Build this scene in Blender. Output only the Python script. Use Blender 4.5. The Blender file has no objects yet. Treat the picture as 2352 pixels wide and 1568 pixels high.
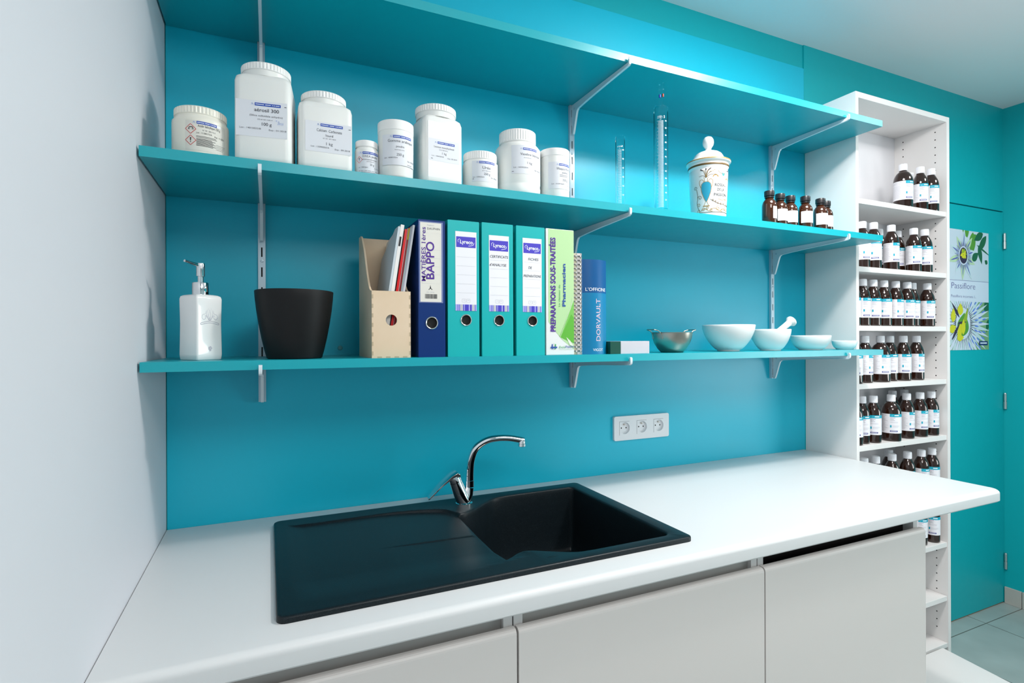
import bpy, math, random
from mathutils import Vector, Matrix
from mathutils.geometry import tessellate_polygon, delaunay_2d_cdt
random.seed(7)
S = bpy.context.scene
COL = S.collection
PI = math.pi

# ------------------------------------------------------------ camera
cd = bpy.data.cameras.new('camera')
cam = bpy.data.objects.new('camera', cd)
COL.objects.link(cam)
yaw, roll = math.radians(24.292), math.radians(-0.21)
fw = Vector((math.sin(yaw), math.cos(yaw), 0)); rt = Vector((math.cos(yaw), -math.sin(yaw), 0)); up = Vector((0, 0, 1))
R_ = rt * math.cos(roll) + up * math.sin(roll); U_ = -rt * math.sin(roll) + up * math.cos(roll)
cam.matrix_world = Matrix(((R_.x, U_.x, -fw.x, 0.223), (R_.y, U_.y, -fw.y, -1.5), (R_.z, U_.z, -fw.z, 1.374), (0, 0, 0, 1)))
cd.sensor_width = 36; cd.lens = 36 * 1237.1 / 2352; cd.shift_y = -4.497 / 2352
cd.clip_start = 0.02
S.camera = cam

# ------------------------------------------------------------ light and exposure
S.view_settings.view_transform = 'Standard'; S.view_settings.look = 'None'
S.view_settings.gamma = 1; S.view_settings.exposure = 0.12
S.cycles.use_denoising = True; S.cycles.max_bounces = 16; S.cycles.transmission_bounces = 16; S.cycles.sample_clamp_indirect = 6
w = bpy.data.worlds.new('daylight'); S.world = w; w.use_nodes = True
w.node_tree.nodes['Background'].inputs[0].default_value = (0.86, 0.93, 1.0, 1)
w.node_tree.nodes['Background'].inputs[1].default_value = 0.75
def area(name, loc, target, sx, sy, power, color):
    l = bpy.data.lights.new(name, 'AREA'); l.shape = 'RECTANGLE'; l.size = sx; l.size_y = sy; l.energy = power; l.color = color
    o = bpy.data.objects.new(name, l); COL.objects.link(o); o.location = loc
    o.rotation_euler = (Vector(target) - Vector(loc)).to_track_quat('-Z', 'Y').to_euler(); return o
area('ceiling_lamp_near', (1.66, -0.86, 2.47), (1.66, -0.80, 0), .46, .46, 14, (1, .97, .94))
area('added_shadow_spot', (1.62, -0.86, 2.43), (1.60, -0.60, 1.2), .10, .10, 11.5, (1, .97, .94))  # small source added beside the near lamp to sharpen the shelf shadows
area('ceiling_lamp_far', (3.05, -1.0, 2.5), (3.05, -1.0, 0), .4, .4, 9, (1, .97, .94))
area('added_fill_behind', (.9, -2.1, 2.45), (1.5, -1.2, 0), .9, .9, 22, (1, .96, .92))  # added fill light, unseen, brightens the room from behind the camera
area('window_light', (3.69, -1.85, 1.5), (0, -1.6, 1.9), 1.3, 1.3, 36, (1, .98, .96))

# ------------------------------------------------------------ materials
MATS = {}
def mat(name, col, rough=.5, metal=0, trans=0, spec=.5, coat=0, ior=1.45, noise=0, nscale=40, bump=0, emis=None, speck=None, sss=0):
    if name in MATS: return MATS[name]
    m = bpy.data.materials.new(name); m.use_nodes = True; nt = m.node_tree; b = nt.nodes['Principled BSDF']
    b.inputs['Base Color'].default_value = (*col, 1); b.inputs['Roughness'].default_value = rough; b.inputs['Metallic'].default_value = metal
    b.inputs['Transmission Weight'].default_value = trans; b.inputs['Specular IOR Level'].default_value = spec
    b.inputs['Coat Weight'].default_value = coat; b.inputs['Coat Roughness'].default_value = .03; b.inputs['IOR'].default_value = ior
    if sss: b.inputs['Subsurface Weight'].default_value = sss; b.inputs['Subsurface Radius'].default_value = (.01, .01, .008)
    tc = nt.nodes.new('ShaderNodeTexCoord')
    if noise or bump:
        n = nt.nodes.new('ShaderNodeTexNoise'); n.inputs['Scale'].default_value = nscale; n.inputs['Detail'].default_value = 3
        nt.links.new(tc.outputs['Object'], n.inputs['Vector'])
        if noise:
            r = nt.nodes.new('ShaderNodeMapRange'); r.inputs['To Min'].default_value = max(0, rough - noise); r.inputs['To Max'].default_value = rough + noise
            nt.links.new(n.outputs['Fac'], r.inputs['Value']); nt.links.new(r.outputs['Result'], b.inputs['Roughness'])
        if bump:
            bp = nt.nodes.new('ShaderNodeBump'); bp.inputs['Strength'].default_value = bump; bp.inputs['Distance'].default_value = .002
            nt.links.new(n.outputs['Fac'], bp.inputs['Height']); nt.links.new(bp.outputs['Normal'], b.inputs['Normal'])
    if speck:
        n = nt.nodes.new('ShaderNodeTexNoise'); n.inputs['Scale'].default_value = speck[1]; n.inputs['Detail'].default_value = 4
        nt.links.new(tc.outputs['Object'], n.inputs['Vector'])
        c = nt.nodes.new('ShaderNodeValToRGB'); c.color_ramp.elements[0].position = speck[2]; c.color_ramp.elements[1].position = speck[3]
        c.color_ramp.elements[0].color = (*col, 1); c.color_ramp.elements[1].color = (*speck[0], 1)
        nt.links.new(n.outputs['Fac'], c.inputs['Fac']); nt.links.new(c.outputs['Color'], b.inputs['Base Color'])
    MATS[name] = m; return m

def sr(r, g, b):
    f = lambda c: (c / 255 / 12.92) if c / 255 <= .04045 else ((c / 255 + .055) / 1.055) ** 2.4
    return (f(r), f(g), f(b))

PANEL = mat('blue_laminate', (.0, .475, .65), .38, spec=.6, noise=.04, nscale=6)
SHELFM = mat('turquoise_laminate', (.0, .36, .43), .35, spec=.75, noise=.04, nscale=30)
TEAL = mat('teal_paint', (.0, .41, .46), .5, noise=.06, nscale=25, bump=.05)
LWALL = mat('pale_grey_paint', (.70, .70, .74), .55, noise=.05, nscale=20)
CEIL = mat('ceiling_paint', (.86, .81, .83), .8, noise=.05, nscale=20)
COUNTER = mat('white_worktop', (.665, .68, .69), .38, noise=.04, nscale=80)
CABW = mat('white_cabinet_board', (.78, .765, .76), .4, noise=.04, nscale=60)
DOORM = mat('cream_lacquer_door', (.69, .655, .635), .38, noise=.04, nscale=40)
DARK = mat('painted_gap_shade', (.01, .01, .01), .8)  # flat near-black, painted shade for holes and slots
BLACKP = mat('matt_black_plastic', (.004, .004, .005), .5, spec=.35, noise=.05, nscale=50)
SINKM = mat('black_granite_composite', (.004, .008, .011), .38, spec=.32, speck=((.05, .07, .08), 1100, .56, .78))
CHROME = mat('polished_chrome', (.78, .8, .82), .06, 1)
STEEL = mat('brushed_steel', (.46, .42, .37), .33, 1, noise=.06, nscale=200)
ALU = mat('grey_metal_rail', (.55, .66, .74), .35, .35, noise=.04, nscale=90)
BRK = mat('white_metal_bracket', (.70, .78, .83), .35, .1, noise=.04, nscale=90)
PLASW = mat('white_jar_plastic', (.82, .83, .81), .35, noise=.04, nscale=40, sss=.15)
LIDW = mat('white_lid_plastic', (.86, .86, .85), .4, noise=.04, nscale=40, sss=.1)
IVORY = mat('ivory_jar_plastic', (.84, .82, .73), .35, noise=.04, nscale=40, sss=.15)
PAPER = mat('label_paper', (.74, .76, .81), .6, noise=.05, nscale=60)
CREAMP = mat('cream_label_paper', (.74, .72, .66), .6, noise=.05, nscale=60)
WPAPER = mat('white_label_paper', (.82, .82, .87), .38, noise=.05, nscale=60)
INK = mat('black_ink', (.02, .02, .025), .6)
GREYINK = mat('grey_ink', (.09, .09, .11), .6)
PALEINK = mat('pale_grey_ink', (.5, .5, .55), .6)
BLUEB = mat('blue_print', (.005, .06, .42), .5)
PALEBLUE = mat('pale_blue_print', (.35, .45, .75), .5)
WHITEP = mat('white_print', (.85, .87, .9), .5)
REDP = mat('red_print', (.6, .03, .03), .5)
CERAM = mat('white_glazed_porcelain', (.86, .87, .87), .12, coat=.5)
CERAMM = mat('satin_white_porcelain', (.83, .85, .85), .35, noise=.03)
GOLD = mat('gold_paint', (.40, .23, .045), .4, .1)
DGOLD = mat('dark_gold_paint', (.14, .08, .02), .4)
TURQP = mat('turquoise_enamel', (.02, .33, .5), .3)
AMBER = mat('amber_glass', (.020, .006, .003), .04, coat=.6)
AMBERS = mat('light_amber_glass', (.055, .014, .003), .05, coat=.6, trans=.2)
BLACKCAP = mat('black_cap_plastic', (.015, .015, .018), .35)
WCAP = mat('white_cap_plastic', (.82, .83, .88), .4)
CYANP = mat('cyan_print', (.0, .37, .52), .5)
NAVYP = mat('navy_print', (.03, .03, .25), .5)
MAUVEP = mat('mauve_print', (.50, .40, .55), .5)
GLASS = mat('clear_glass', (1, 1, 1), .01, trans=1, ior=1.08)
GRAD = mat('white_graduation_print', (.75, .85, .9), .5)
PLY = mat('birch_plywood', (.72, .55, .38), .55, speck=((.77, .61, .45), 9, .35, .7))
PLYE = mat('plywood_edge', (.42, .29, .17), .6)
BLUEBIND = mat('navy_binder_cover', (.001, .028, .16), .4, spec=.3, noise=.04, bump=.03, nscale=300)
TURQBIND = mat('turquoise_binder_cover', (.0, .42, .43), .42, noise=.04, nscale=100)
PURPLE = mat('purple_marker_ink', (.07, .01, .28), .5)
LOGOP = mat('violet_blue_print', (.06, .045, .5), .5)
LILAC = mat('lilac_print', (.38, .38, .8), .5)
RING = mat('steel_finger_ring', (.7, .68, .66), .22, 1)
PAGES = mat('page_edges', (.74, .73, .68), .8, bump=.2, nscale=300)

# ------------------------------------------------------------ mesh helpers
_T = {}
def text_geo(s, bold=0.0):
    k = (s, bold)
    if k in _T: return _T[k]
    c = bpy.data.curves.new('lettering', 'FONT'); c.body = s; c.size = 1; c.resolution_u = 3; c.offset = bold
    o = bpy.data.objects.new('lettering', c); me = o.to_mesh()
    vs = [(v.co.x, v.co.y) for v in me.vertices]; fs = [tuple(p.vertices) for p in me.polygons]
    o.to_mesh_clear(); bpy.data.objects.remove(o); bpy.data.curves.remove(c)
    if not vs: vs = [(0, 0), (.3, 0), (.3, .01)]; fs = []
    x0 = min(v[0] for v in vs); x1 = max(v[0] for v in vs)
    _T[k] = (vs, fs, x0, x1); return _T[k]
CAPH = max(v[1] for v in text_geo('H')[0])

def planem(y, x0=0.0, z0=0.0):
    return lambda u, v, d=0: (x0 + u, y - d, z0 + v)
def cylm(r, phi=0.0, cx=0.0, cy=0.0, z0=0.0, rf=None):
    def f(u, v, d=0):
        rr = (rf(v) if rf else r); a = u / r + phi
        return (cx + (rr + d) * math.sin(a), cy - (rr + d) * math.cos(a), z0 + v)
    return f
def clip_rect(P, x0, x1, y0, y1):
    for ax, lim, sg in ((0, x0, 1), (0, x1, -1), (1, y0, 1), (1, y1, -1)):
        out = []
        for i in range(len(P)):
            a, b = P[i - 1], P[i]; ia = (a[ax] - lim) * sg >= 0; ib = (b[ax] - lim) * sg >= 0
            if ia != ib:
                t = (lim - a[ax]) / (b[ax] - a[ax]); out.append((a[0] + t * (b[0] - a[0]), a[1] + t * (b[1] - a[1])))
            if ib: out.append(b)
        P = out
        if not P: return P
    return P
def catmull(P, n=8, closed=False):
    out = []; L = len(P)
    rng = range(L) if closed else range(L - 1)
    for i in rng:
        g = (lambda k: P[k % L]) if closed else (lambda k: P[max(0, min(L - 1, k))])
        p0, p1, p2, p3 = g(i - 1), g(i), g(i + 1), g(i + 2)
        for j in range(n):
            t = j / n
            out.append(tuple(.5 * (2 * p1[k] + (p2[k] - p0[k]) * t + (2 * p0[k] - 5 * p1[k] + 4 * p2[k] - p3[k]) * t * t + (3 * p1[k] - p0[k] - 3 * p2[k] + p3[k]) * t ** 3) for k in range(len(p1))))
    if not closed: out.append(tuple(P[-1]))
    return out
def rrect(x0, x1, y0, y1, r, n=6):
    out = []
    for cx, cy, a in ((x1 - r, y1 - r, 0), (x0 + r, y1 - r, 90), (x0 + r, y0 + r, 180), (x1 - r, y0 + r, 270)):
        for i in range(n + 1):
            t = math.radians(a + 90 * i / n); out.append((cx + r * math.cos(t), cy + r * math.sin(t)))
    return out

class MB:
    def __init__(s): s.v = []; s.f = []; s.m = []; s.s = []
    def add(s, vs, fs, m=0, smooth=False):
        o = len(s.v); s.v += [tuple(v) for v in vs]
        for f in fs: s.f.append(tuple(i + o for i in f)); s.m.append(m); s.s.append(smooth)
        return s
    def box(s, x0, x1, y0, y1, z0, z1, m=0):
        v = [(x, y, z) for x in (x0, x1) for y in (y0, y1) for z in (z0, z1)]
        return s.add(v, [(0, 1, 3, 2), (4, 6, 7, 5), (0, 4, 5, 1), (2, 3, 7, 6), (0, 2, 6, 4), (1, 5, 7, 3)], m)
    def loft(s, loops, m=0, smooth=True, cap0=True, cap1=True, closed=True):
        n = len(loops[0]); vs = [p for L in loops for p in L]; fs = []
        for i in range(len(loops) - 1):
            for j in range(n if closed else n - 1):
                a = i * n + j; b = i * n + (j + 1) % n; fs.append((a, b, b + n, a + n))
        s.add(vs, fs, m, smooth)
        for c, L in ((cap0, loops[0]), (cap1, loops[-1])):
            if c:
                t = tessellate_polygon([[Vector(p) for p in L]]); s.add(L, t, m, False)
        return s
    def prism(s, poly, ax, a, b, m=0, smooth=False):
        pm = {'x': lambda p, t: (t, p[0], p[1]), 'y': lambda p, t: (p[0], t, p[1]), 'z': lambda p, t: (p[0], p[1], t)}[ax]
        return s.loft([[pm(p, a) for p in poly], [pm(p, b) for p in poly]], m, smooth)
    def holed(s, outer, holes, ax, a, b, m=0, mh=None):
        pm = {'x': lambda p, t: (t, p[0], p[1]), 'y': lambda p, t: (p[0], t, p[1]), 'z': lambda p, t: (p[0], p[1], t)}[ax]
        allp = outer + [p for h in holes for p in h]
        t = tessellate_polygon([[Vector((p[0], p[1], 0)) for p in L] for L in [outer] + holes])
        for q in (a, b): s.add([pm(p, q) for p in allp], t, m)
        for L, mm in [(outer, m)] + [(h, m if mh is None else mh) for h in holes]:
            s.loft([[pm(p, a) for p in L], [pm(p, b) for p in L]], mm, False, False, False)
        return s
    def lathe(s, prof, n=48, cx=0, cy=0, m=0, smooth=True, rf=None, sy=1.0, caps=True):
        vs = []; fs = []
        for k, (r, z) in enumerate(prof):
            for j in range(n):
                a = 2 * PI * j / n; rr = r * (rf(j, k) if rf else 1); vs.append((cx + rr * math.cos(a), cy + rr * sy * math.sin(a), z))
        for k in range(len(prof) - 1):
            for j in range(n):
                a = k * n + j; b = k * n + (j + 1) % n; fs.append((a, b, b + n, a + n))
        s.add(vs, fs, m, smooth)
        if caps and prof[0][0] > 1e-5: s.add(vs[:n], [tuple(range(n))[::-1]], m)
        if caps and prof[-1][0] > 1e-5: s.add(vs[-n:], [tuple(range(n))], m)
        return s
    def tube(s, P, r, n=12, m=0, cap=True, closed=False, flat=1.0):
        P = [Vector(p) for p in P]; L = len(P); loops = []; N = None
        for i, p in enumerate(P):
            if closed: t = P[(i + 1) % L] - P[i - 1]
            else: t = P[min(i + 1, L - 1)] - P[max(i - 1, 0)]
            t.normalize()
            if N is None: N = t.orthogonal().normalized()
            N = (N - t * N.dot(t)).normalized(); B = t.cross(N); rr = r[i] if isinstance(r, (list, tuple)) else r
            loops.append([tuple(p + N * rr * math.cos(2 * PI * j / n) + B * rr * flat * math.sin(2 * PI * j / n)) for j in range(n)])
        if closed: loops.append(loops[0])
        return s.loft(loops, m, True, cap and not closed, cap and not closed)
    def patch(s, u0, u1, v0, v1, mp, nu=1, m=0, d=0.0, nv=1):
        vs = [mp(u0 + (u1 - u0) * i / nu, v0 + (v1 - v0) * j / nv, d) for i in range(nu + 1) for j in range(nv + 1)]
        fs = [(i * (nv + 1) + j, (i + 1) * (nv + 1) + j, (i + 1) * (nv + 1) + j + 1, i * (nv + 1) + j + 1) for i in range(nu) for j in range(nv)]
        return s.add(vs, fs, m, True)
    def poly(s, P, mp, m=0, d=0.0):
        if len(P) < 3: return s
        t = tessellate_polygon([[Vector((p[0], p[1], 0)) for p in P]])
        return s.add([mp(p[0], p[1], d) for p in P], t, m)
    def stroke(s, P, wd, mp, m=0, d=0.0):
        L = len(P); a = []; b = []
        for i in range(L):
            p, q = P[max(0, i - 1)], P[min(L - 1, i + 1)]; dx, dy = q[0] - p[0], q[1] - p[1]; l = math.hypot(dx, dy) or 1
            ww = wd * (wd and 1) / 2; a.append((P[i][0] - dy / l * ww, P[i][1] + dx / l * ww)); b.append((P[i][0] + dy / l * ww, P[i][1] - dx / l * ww))
        return s.add([mp(x, y, d) for x, y in a + b], [(i, i + 1, L + i + 1, L + i) for i in range(L - 1)], m)
    def text(s, t, u, v, h, mp, m=0, w=None, align='C', bold=0, rot=0, d=0.0006, shear=0):
        vs, fs, x0, x1 = text_geo(t, bold); k = h / CAPH; sx = k if w is None else w / (x1 - x0); W = (x1 - x0) * sx
        off = {'C': -W / 2, 'L': 0, 'R': -W}[align]; c, sn = math.cos(math.radians(rot)), math.sin(math.radians(rot)); out = []
        for x, y in vs:
            X = (x - x0) * sx + off + shear * y * k; Y = y * k; out.append(mp(u + X * c - Y * sn, v + X * sn + Y * c, d))
        return s.add(out, fs, m)
    def lines(s, u0, u1, v, n, step, h, mp, m=0, d=.0006, rag=.3, nu=6):
        for i in range(n):
            e = u1 - (u1 - u0) * rag * random.random(); s.patch(u0, e, v - i * step - h, v - i * step, mp, nu, m, d)
        return s
    def build(s, name, mats, parent=None, loc=(0, 0, 0), bevel=0, seg=2, rot=None, auto=40):
        me = bpy.data.meshes.new(name); me.from_pydata(s.v, [], s.f)
        for x in (mats if isinstance(mats, (list, tuple)) else [mats]): me.materials.append(x)
        me.polygons.foreach_set('material_index', s.m); me.polygons.foreach_set('use_smooth', s.s); me.update()
        AUTO[me.name] = auto
        if any(s.s): me.set_sharp_from_angle(angle=math.radians(auto))
        o = bpy.data.objects.new(name, me); COL.objects.link(o); o.location = loc
        if rot: o.rotation_euler = rot
        if parent: o.parent = parent
        if bevel:
            b = o.modifiers.new('bevel', 'BEVEL'); b.width = bevel; b.segments = seg; b.limit_method = 'ANGLE'; b.angle_limit = math.radians(35); b.harden_normals = False
        return o
AUTO = {}
def fixn(o):
    import bmesh
    b = bmesh.new(); b.from_mesh(o.data); bmesh.ops.remove_doubles(b, verts=b.verts, dist=1e-6); bmesh.ops.recalc_face_normals(b, faces=b.faces); b.to_mesh(o.data); b.free()
    if any(p.use_smooth for p in o.data.polygons): o.data.set_sharp_from_angle(angle=math.radians(AUTO.get(o.data.name, 40)))
    return o
def tag(o, label, cat, group=None):
    o['label'] = label; o['category'] = cat
    if group: o['group'] = group
    return o
def thing(name, loc, label, cat, group=None, rz=0):
    o = bpy.data.objects.new(name, None); COL.objects.link(o); o.location = loc; o.rotation_euler = (0, 0, rz); o.empty_display_size = .02
    return tag(o, label, cat, group)
def struct(o): o['kind'] = 'structure'; return o
def dup(root, loc, rz=0, label=None, group=None):
    r = root.copy(); COL.objects.link(r); r.location = loc; r.rotation_euler = (0, 0, rz)
    if label: r['label'] = label
    if group: r['group'] = group
    for ch in root.children:
        c = ch.copy(); COL.objects.link(c); c.parent = r
        for g in ch.children:
            e = g.copy(); COL.objects.link(e); e.parent = c
    return r

# ------------------------------------------------------------ room
XR = 3.703; ZC = 2.562; XW = 2.202
struct(MB().box(-.12, 0, -3.0, .004, 0, ZC).build('wall_left', LWALL))
wb = MB(); wb.box(-.12, 2.2008, .004, .12, 0, ZC); wb.box(2.2008, 2.9502, 0, .12, 0, ZC); wb.box(2.9502, XR - .0002, 0, .12, 2.030, ZC); wb.box(2.9502, XR - .0002, .06, .12, 0, 2.03, 0)
struct(wb.build('wall_back', TEAL))
struct(MB().box(XR, XR + .12, -3.0, .12, 0, ZC).build('wall_right', TEAL))
struct(MB().box(-.12, XR + .12, -3.12, -3.0, 0, ZC).build('wall_front', mat('grey_teal_paint', (.34, .42, .44), .6, noise=.05)))
struct(MB().box(-.12, XR + .12, -3.12, .12, ZC, ZC + .1).build('ceiling', CEIL))
fl = mat('grey_floor_tile', (.36, .42, .42), .35)
nt = fl.node_tree; b = nt.nodes['Principled BSDF']; tc = nt.nodes.new('ShaderNodeTexCoord'); mp_ = nt.nodes.new('ShaderNodeMapping')
mp_.inputs['Location'].default_value = (-3.365, .0735, 0); bt = nt.nodes.new('ShaderNodeTexBrick'); bt.offset = 0; bt.inputs['Scale'].default_value = 1
bt.inputs['Mortar Size'].default_value = .0022; bt.inputs['Brick Width'].default_value = .45; bt.inputs['Row Height'].default_value = .45; bt.inputs['Mortar Smooth'].default_value = 0
bt.inputs['Color1'].default_value = (.40, .47, .46, 1); bt.inputs['Color2'].default_value = (.43, .49, .48, 1); bt.inputs['Mortar'].default_value = (.16, .15, .13, 1)
ns = nt.nodes.new('ShaderNodeTexNoise'); ns.inputs['Scale'].default_value = 7; mx = nt.nodes.new('ShaderNodeMixRGB'); mx.blend_type = 'MULTIPLY'; mx.inputs[0].default_value = .35
nt.links.new(tc.outputs['Object'], mp_.inputs[0]); nt.links.new(mp_.outputs[0], bt.inputs[0]); nt.links.new(tc.outputs['Object'], ns.inputs['Vector'])
nt.links.new(bt.outputs['Color'], mx.inputs[1]); nt.links.new(ns.outputs['Fac'], mx.inputs[2]); nt.links.new(mx.outputs[0], b.inputs['Base Color'])
struct(MB().box(-.12, XR + .12, -3.12, .12, -.1, 0).build('floor', fl))
bb = MB()
for i in range(6):
    y1 = -.0735 - .45 * (i - 1) - .0015; y0 = y1 - .447
    bb.box(XR - .009, XR, max(y0, -2.5), min(y1, -.003), 0, .085)
struct(bb.build('baseboard_right', mat('baseboard_tile', (.50, .47, .44), .4, noise=.05), bevel=.0015))
# door in the back wall
d = bpy.data.objects.new('door_1', None); COL.objects.link(d); d.location = (3.33, 0, 0); struct(d)
MB().box(-.378, .3722, .0, .04, .006, 2.024).build('door_leaf', TEAL, d, bevel=.001)
MB().box(-.378, .37, .004, .05, 0, .0055).build('threshold', mat('bare_wood_strip', (.36, .2, .09), .6), d)
for z in (1.872, 1.045, .217):
    h = MB()
    h.tube([(0, 0, -.039), (0, 0, -.002)], .0075, 14); h.tube([(0, 0, .002), (0, 0, .039)], .0065, 14); h.tube([(0, 0, -.036), (0, 0, .036)], .005, 10)
    h.lathe([(.0065, .039), (.005, .043), (0, .044)], 14)
    h.build('hinge', mat('satin_steel_hinge', (.55, .58, .58), .3, .9), d, (.366, -.0085, z))
# splashback panel
tag(MB().box(.0022, 2.2, 0, .0035, .888, 2.466).build('splashback_panel', PANEL), 'glossy blue laminate splashback panel fixed behind the shelves and worktop', 'wall panel')

# ------------------------------------------------------------ worktop with cut-out
ct = MB(); ZT = .926; ZB = .888; YF = -.641; XE = 2.204
def cloop(dd, z):
    r = .014
    P = [(.0015, -.001), (.0015, YF + dd)]
    for i in range(7):
        t = math.radians(-90 + 90 * i / 6); P.append((XE - dd - r + r * math.cos(t), YF + dd + r + r * math.sin(t)))
    P.append((XE - dd, -.21)); P.append((XE - dd, -.001)); return [(x, y, z) for x, y in P]
loops = [cloop(.004, ZB), cloop(.0, ZB + .004)]
for i in range(7):
    t = math.radians(90 * i / 6); loops.append(cloop(.013 * (1 - math.cos(t)), ZT - .013 + .013 * math.sin(t)))
ct.loft(loops, 0, True, False, False)
hole = rrect(.26, 1.055, -.56, -.095, .01)
for L, z in ((loops[-1], ZT), (loops[0], ZB)):
    o2 = [(p[0], p[1]) for p in L]; t = tessellate_polygon([[Vector((x, y, 0)) for x, y in o2], [Vector((x, y, 0)) for x, y in hole]])
    ct.add([(x, y, z) for x, y in o2 + hole], t, 0)
ct.loft([[(x, y, ZB) for x, y in hole], [(x, y, ZT) for x, y in hole]], 0, False, False, False)
tag(fixn(ct.build('worktop', COUNTER)), 'long white laminate worktop with rounded front edge, sink set into it', 'worktop')

# ------------------------------------------------------------ base cabinets
cabs = [(.014, .629), (.631, 1.2485), (1.2505, 1.864)]
clab = ['white base cabinet at the left wall, handleless cream door', 'white base cabinet in the middle beneath the sink basin, handleless cream door',
        'white base cabinet at the right end, black recess showing above its door']
for i, (x0, x1) in enumerate(cabs):
    c = thing('base_cabinet', ((x0 + x1) / 2, -.3, 0), clab[i], 'cabinet', 'handleless base cabinets under the worktop')
    a, e = x0 - (x0 + x1) / 2, x1 - (x0 + x1) / 2; y = lambda t: t + .3
    for (p, q) in ((a + .0005, a + .0185), (e - .0185, e - .0005)):
        MB().box(p, q, y(-.598), y(-.02), .1, .887).build('side_panel', CABW, c, bevel=.0008)
    MB().box(a + .019, e - .019, y(-.58), y(-.02), .1, .118).build('bottom_panel', CABW, c)
    MB().box(a + .019, e - .019, y(-.019), y(-.012), .1, .887).build('back_panel', CABW, c)
    MB().box(a + .001, e - .001, y(-.55), y(-.535), 0, .099).build('plinth', CABW, c)
    if i < 2: MB().box(a + .019, e - .019, y(-.588), y(-.572), .76, .887).build('front_rail', mat('grey_inner_board', (.50, .48, .46), .5), c)
    else: MB().box(a + .02, e - .02, y(-.572), y(-.06), .15, .862).build('interior_shade_box', mat('painted_interior_shade', (.006, .004, .004), .35), c)  # black box stands in for the shade inside the cabinet
    dd = MB(); r = .006; P = [(y(-.6195), .12), (y(-.5995), .12), (y(-.5995), .852 - .008), (y(-.6035), .852)]
    for k in range(5):
        t = math.radians(90 + 90 * k / 4); P.append((y(-.6195) + .009 + .009 * math.cos(t), .852 - .009 + .009 * math.sin(t)))
    dd.prism(P, 'x', a + .001, e - .001)
    fixn(dd.build('door', DOORM, c, bevel=.0012))

# low white box on the floor
q = MB(); P = [(1.90, -.215), (2.7305, -.215), (2.68, -.62), (2.64, -.95), (1.90, -.95)]
q.prism(P, 'z', 0, .108)
tag(fixn(q.build('low_platform', CABW, bevel=.002)), 'low flat white platform on the floor in front of the tall shelving', 'platform')

# ------------------------------------------------------------ tall shelving unit
T = thing('tall_shelving_unit', (2.4935, -.104, 0), 'tall white open shelving unit full of brown bottles against the back wall', 'shelving unit')
tx, ty = 2.4935, -.104
X0, X1, XI0, XI1 = 2.2035 + .001, 2.804, 2.2205, 2.785
def tb(name, x0, x1, y0, y1, z0, z1, mm=CABW, bev=.0008, extra=None):
    m = MB().box(x0 - tx, x1 - tx, y0 - ty, y1 - ty, z0, z1)
    if extra: extra(m)
    return m.build(name, [mm, DARK], T, bevel=bev if not extra else 0)
tb('side_panel', X0, XI0, -.208, .0, 0, 2.2895)
def holes(m):
    z = .16
    while z < 2.25:
        for yy in (-.166, -.040):
            n = 10; P = [(XI1 - tx - .0003, yy - ty + .0026 * math.cos(2 * PI * k / n), z + .0026 * math.sin(2 * PI * k / n)) for k in range(n)]
            m.add(P, [tuple(range(n))], 1)
        z += .032
tb('side_panel', XI1, X1, -.208, .0, 0, 2.2895, extra=holes)
tb('top_panel', XI0, XI1, -.208, 0, 2.268, 2.2895)
tb('back_panel', XI0, XI1, -.004, .0, .1, 2.268, mat('white_back_board', (.80, .80, .84), .5))
SH = dict(s1=1.896, s2=1.642, s3=1.421, s4=1.203, s5=.971, s6=.527, s7=.304)
for k, z in SH.items(): tb('shelf', XI0 + .0005, XI1 - .001, -.205, -.0045, z - .0195, z)
tb('shelf', XI0 + .0005, XI1 - .001, -.205, -.0045, .735 - .0195, .735)
tb('bottom_panel', XI0, XI1, -.206, -.0045, .092, .110)
tb('plinth', XI0, XI1, -.19, -.175, 0, .092)

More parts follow.
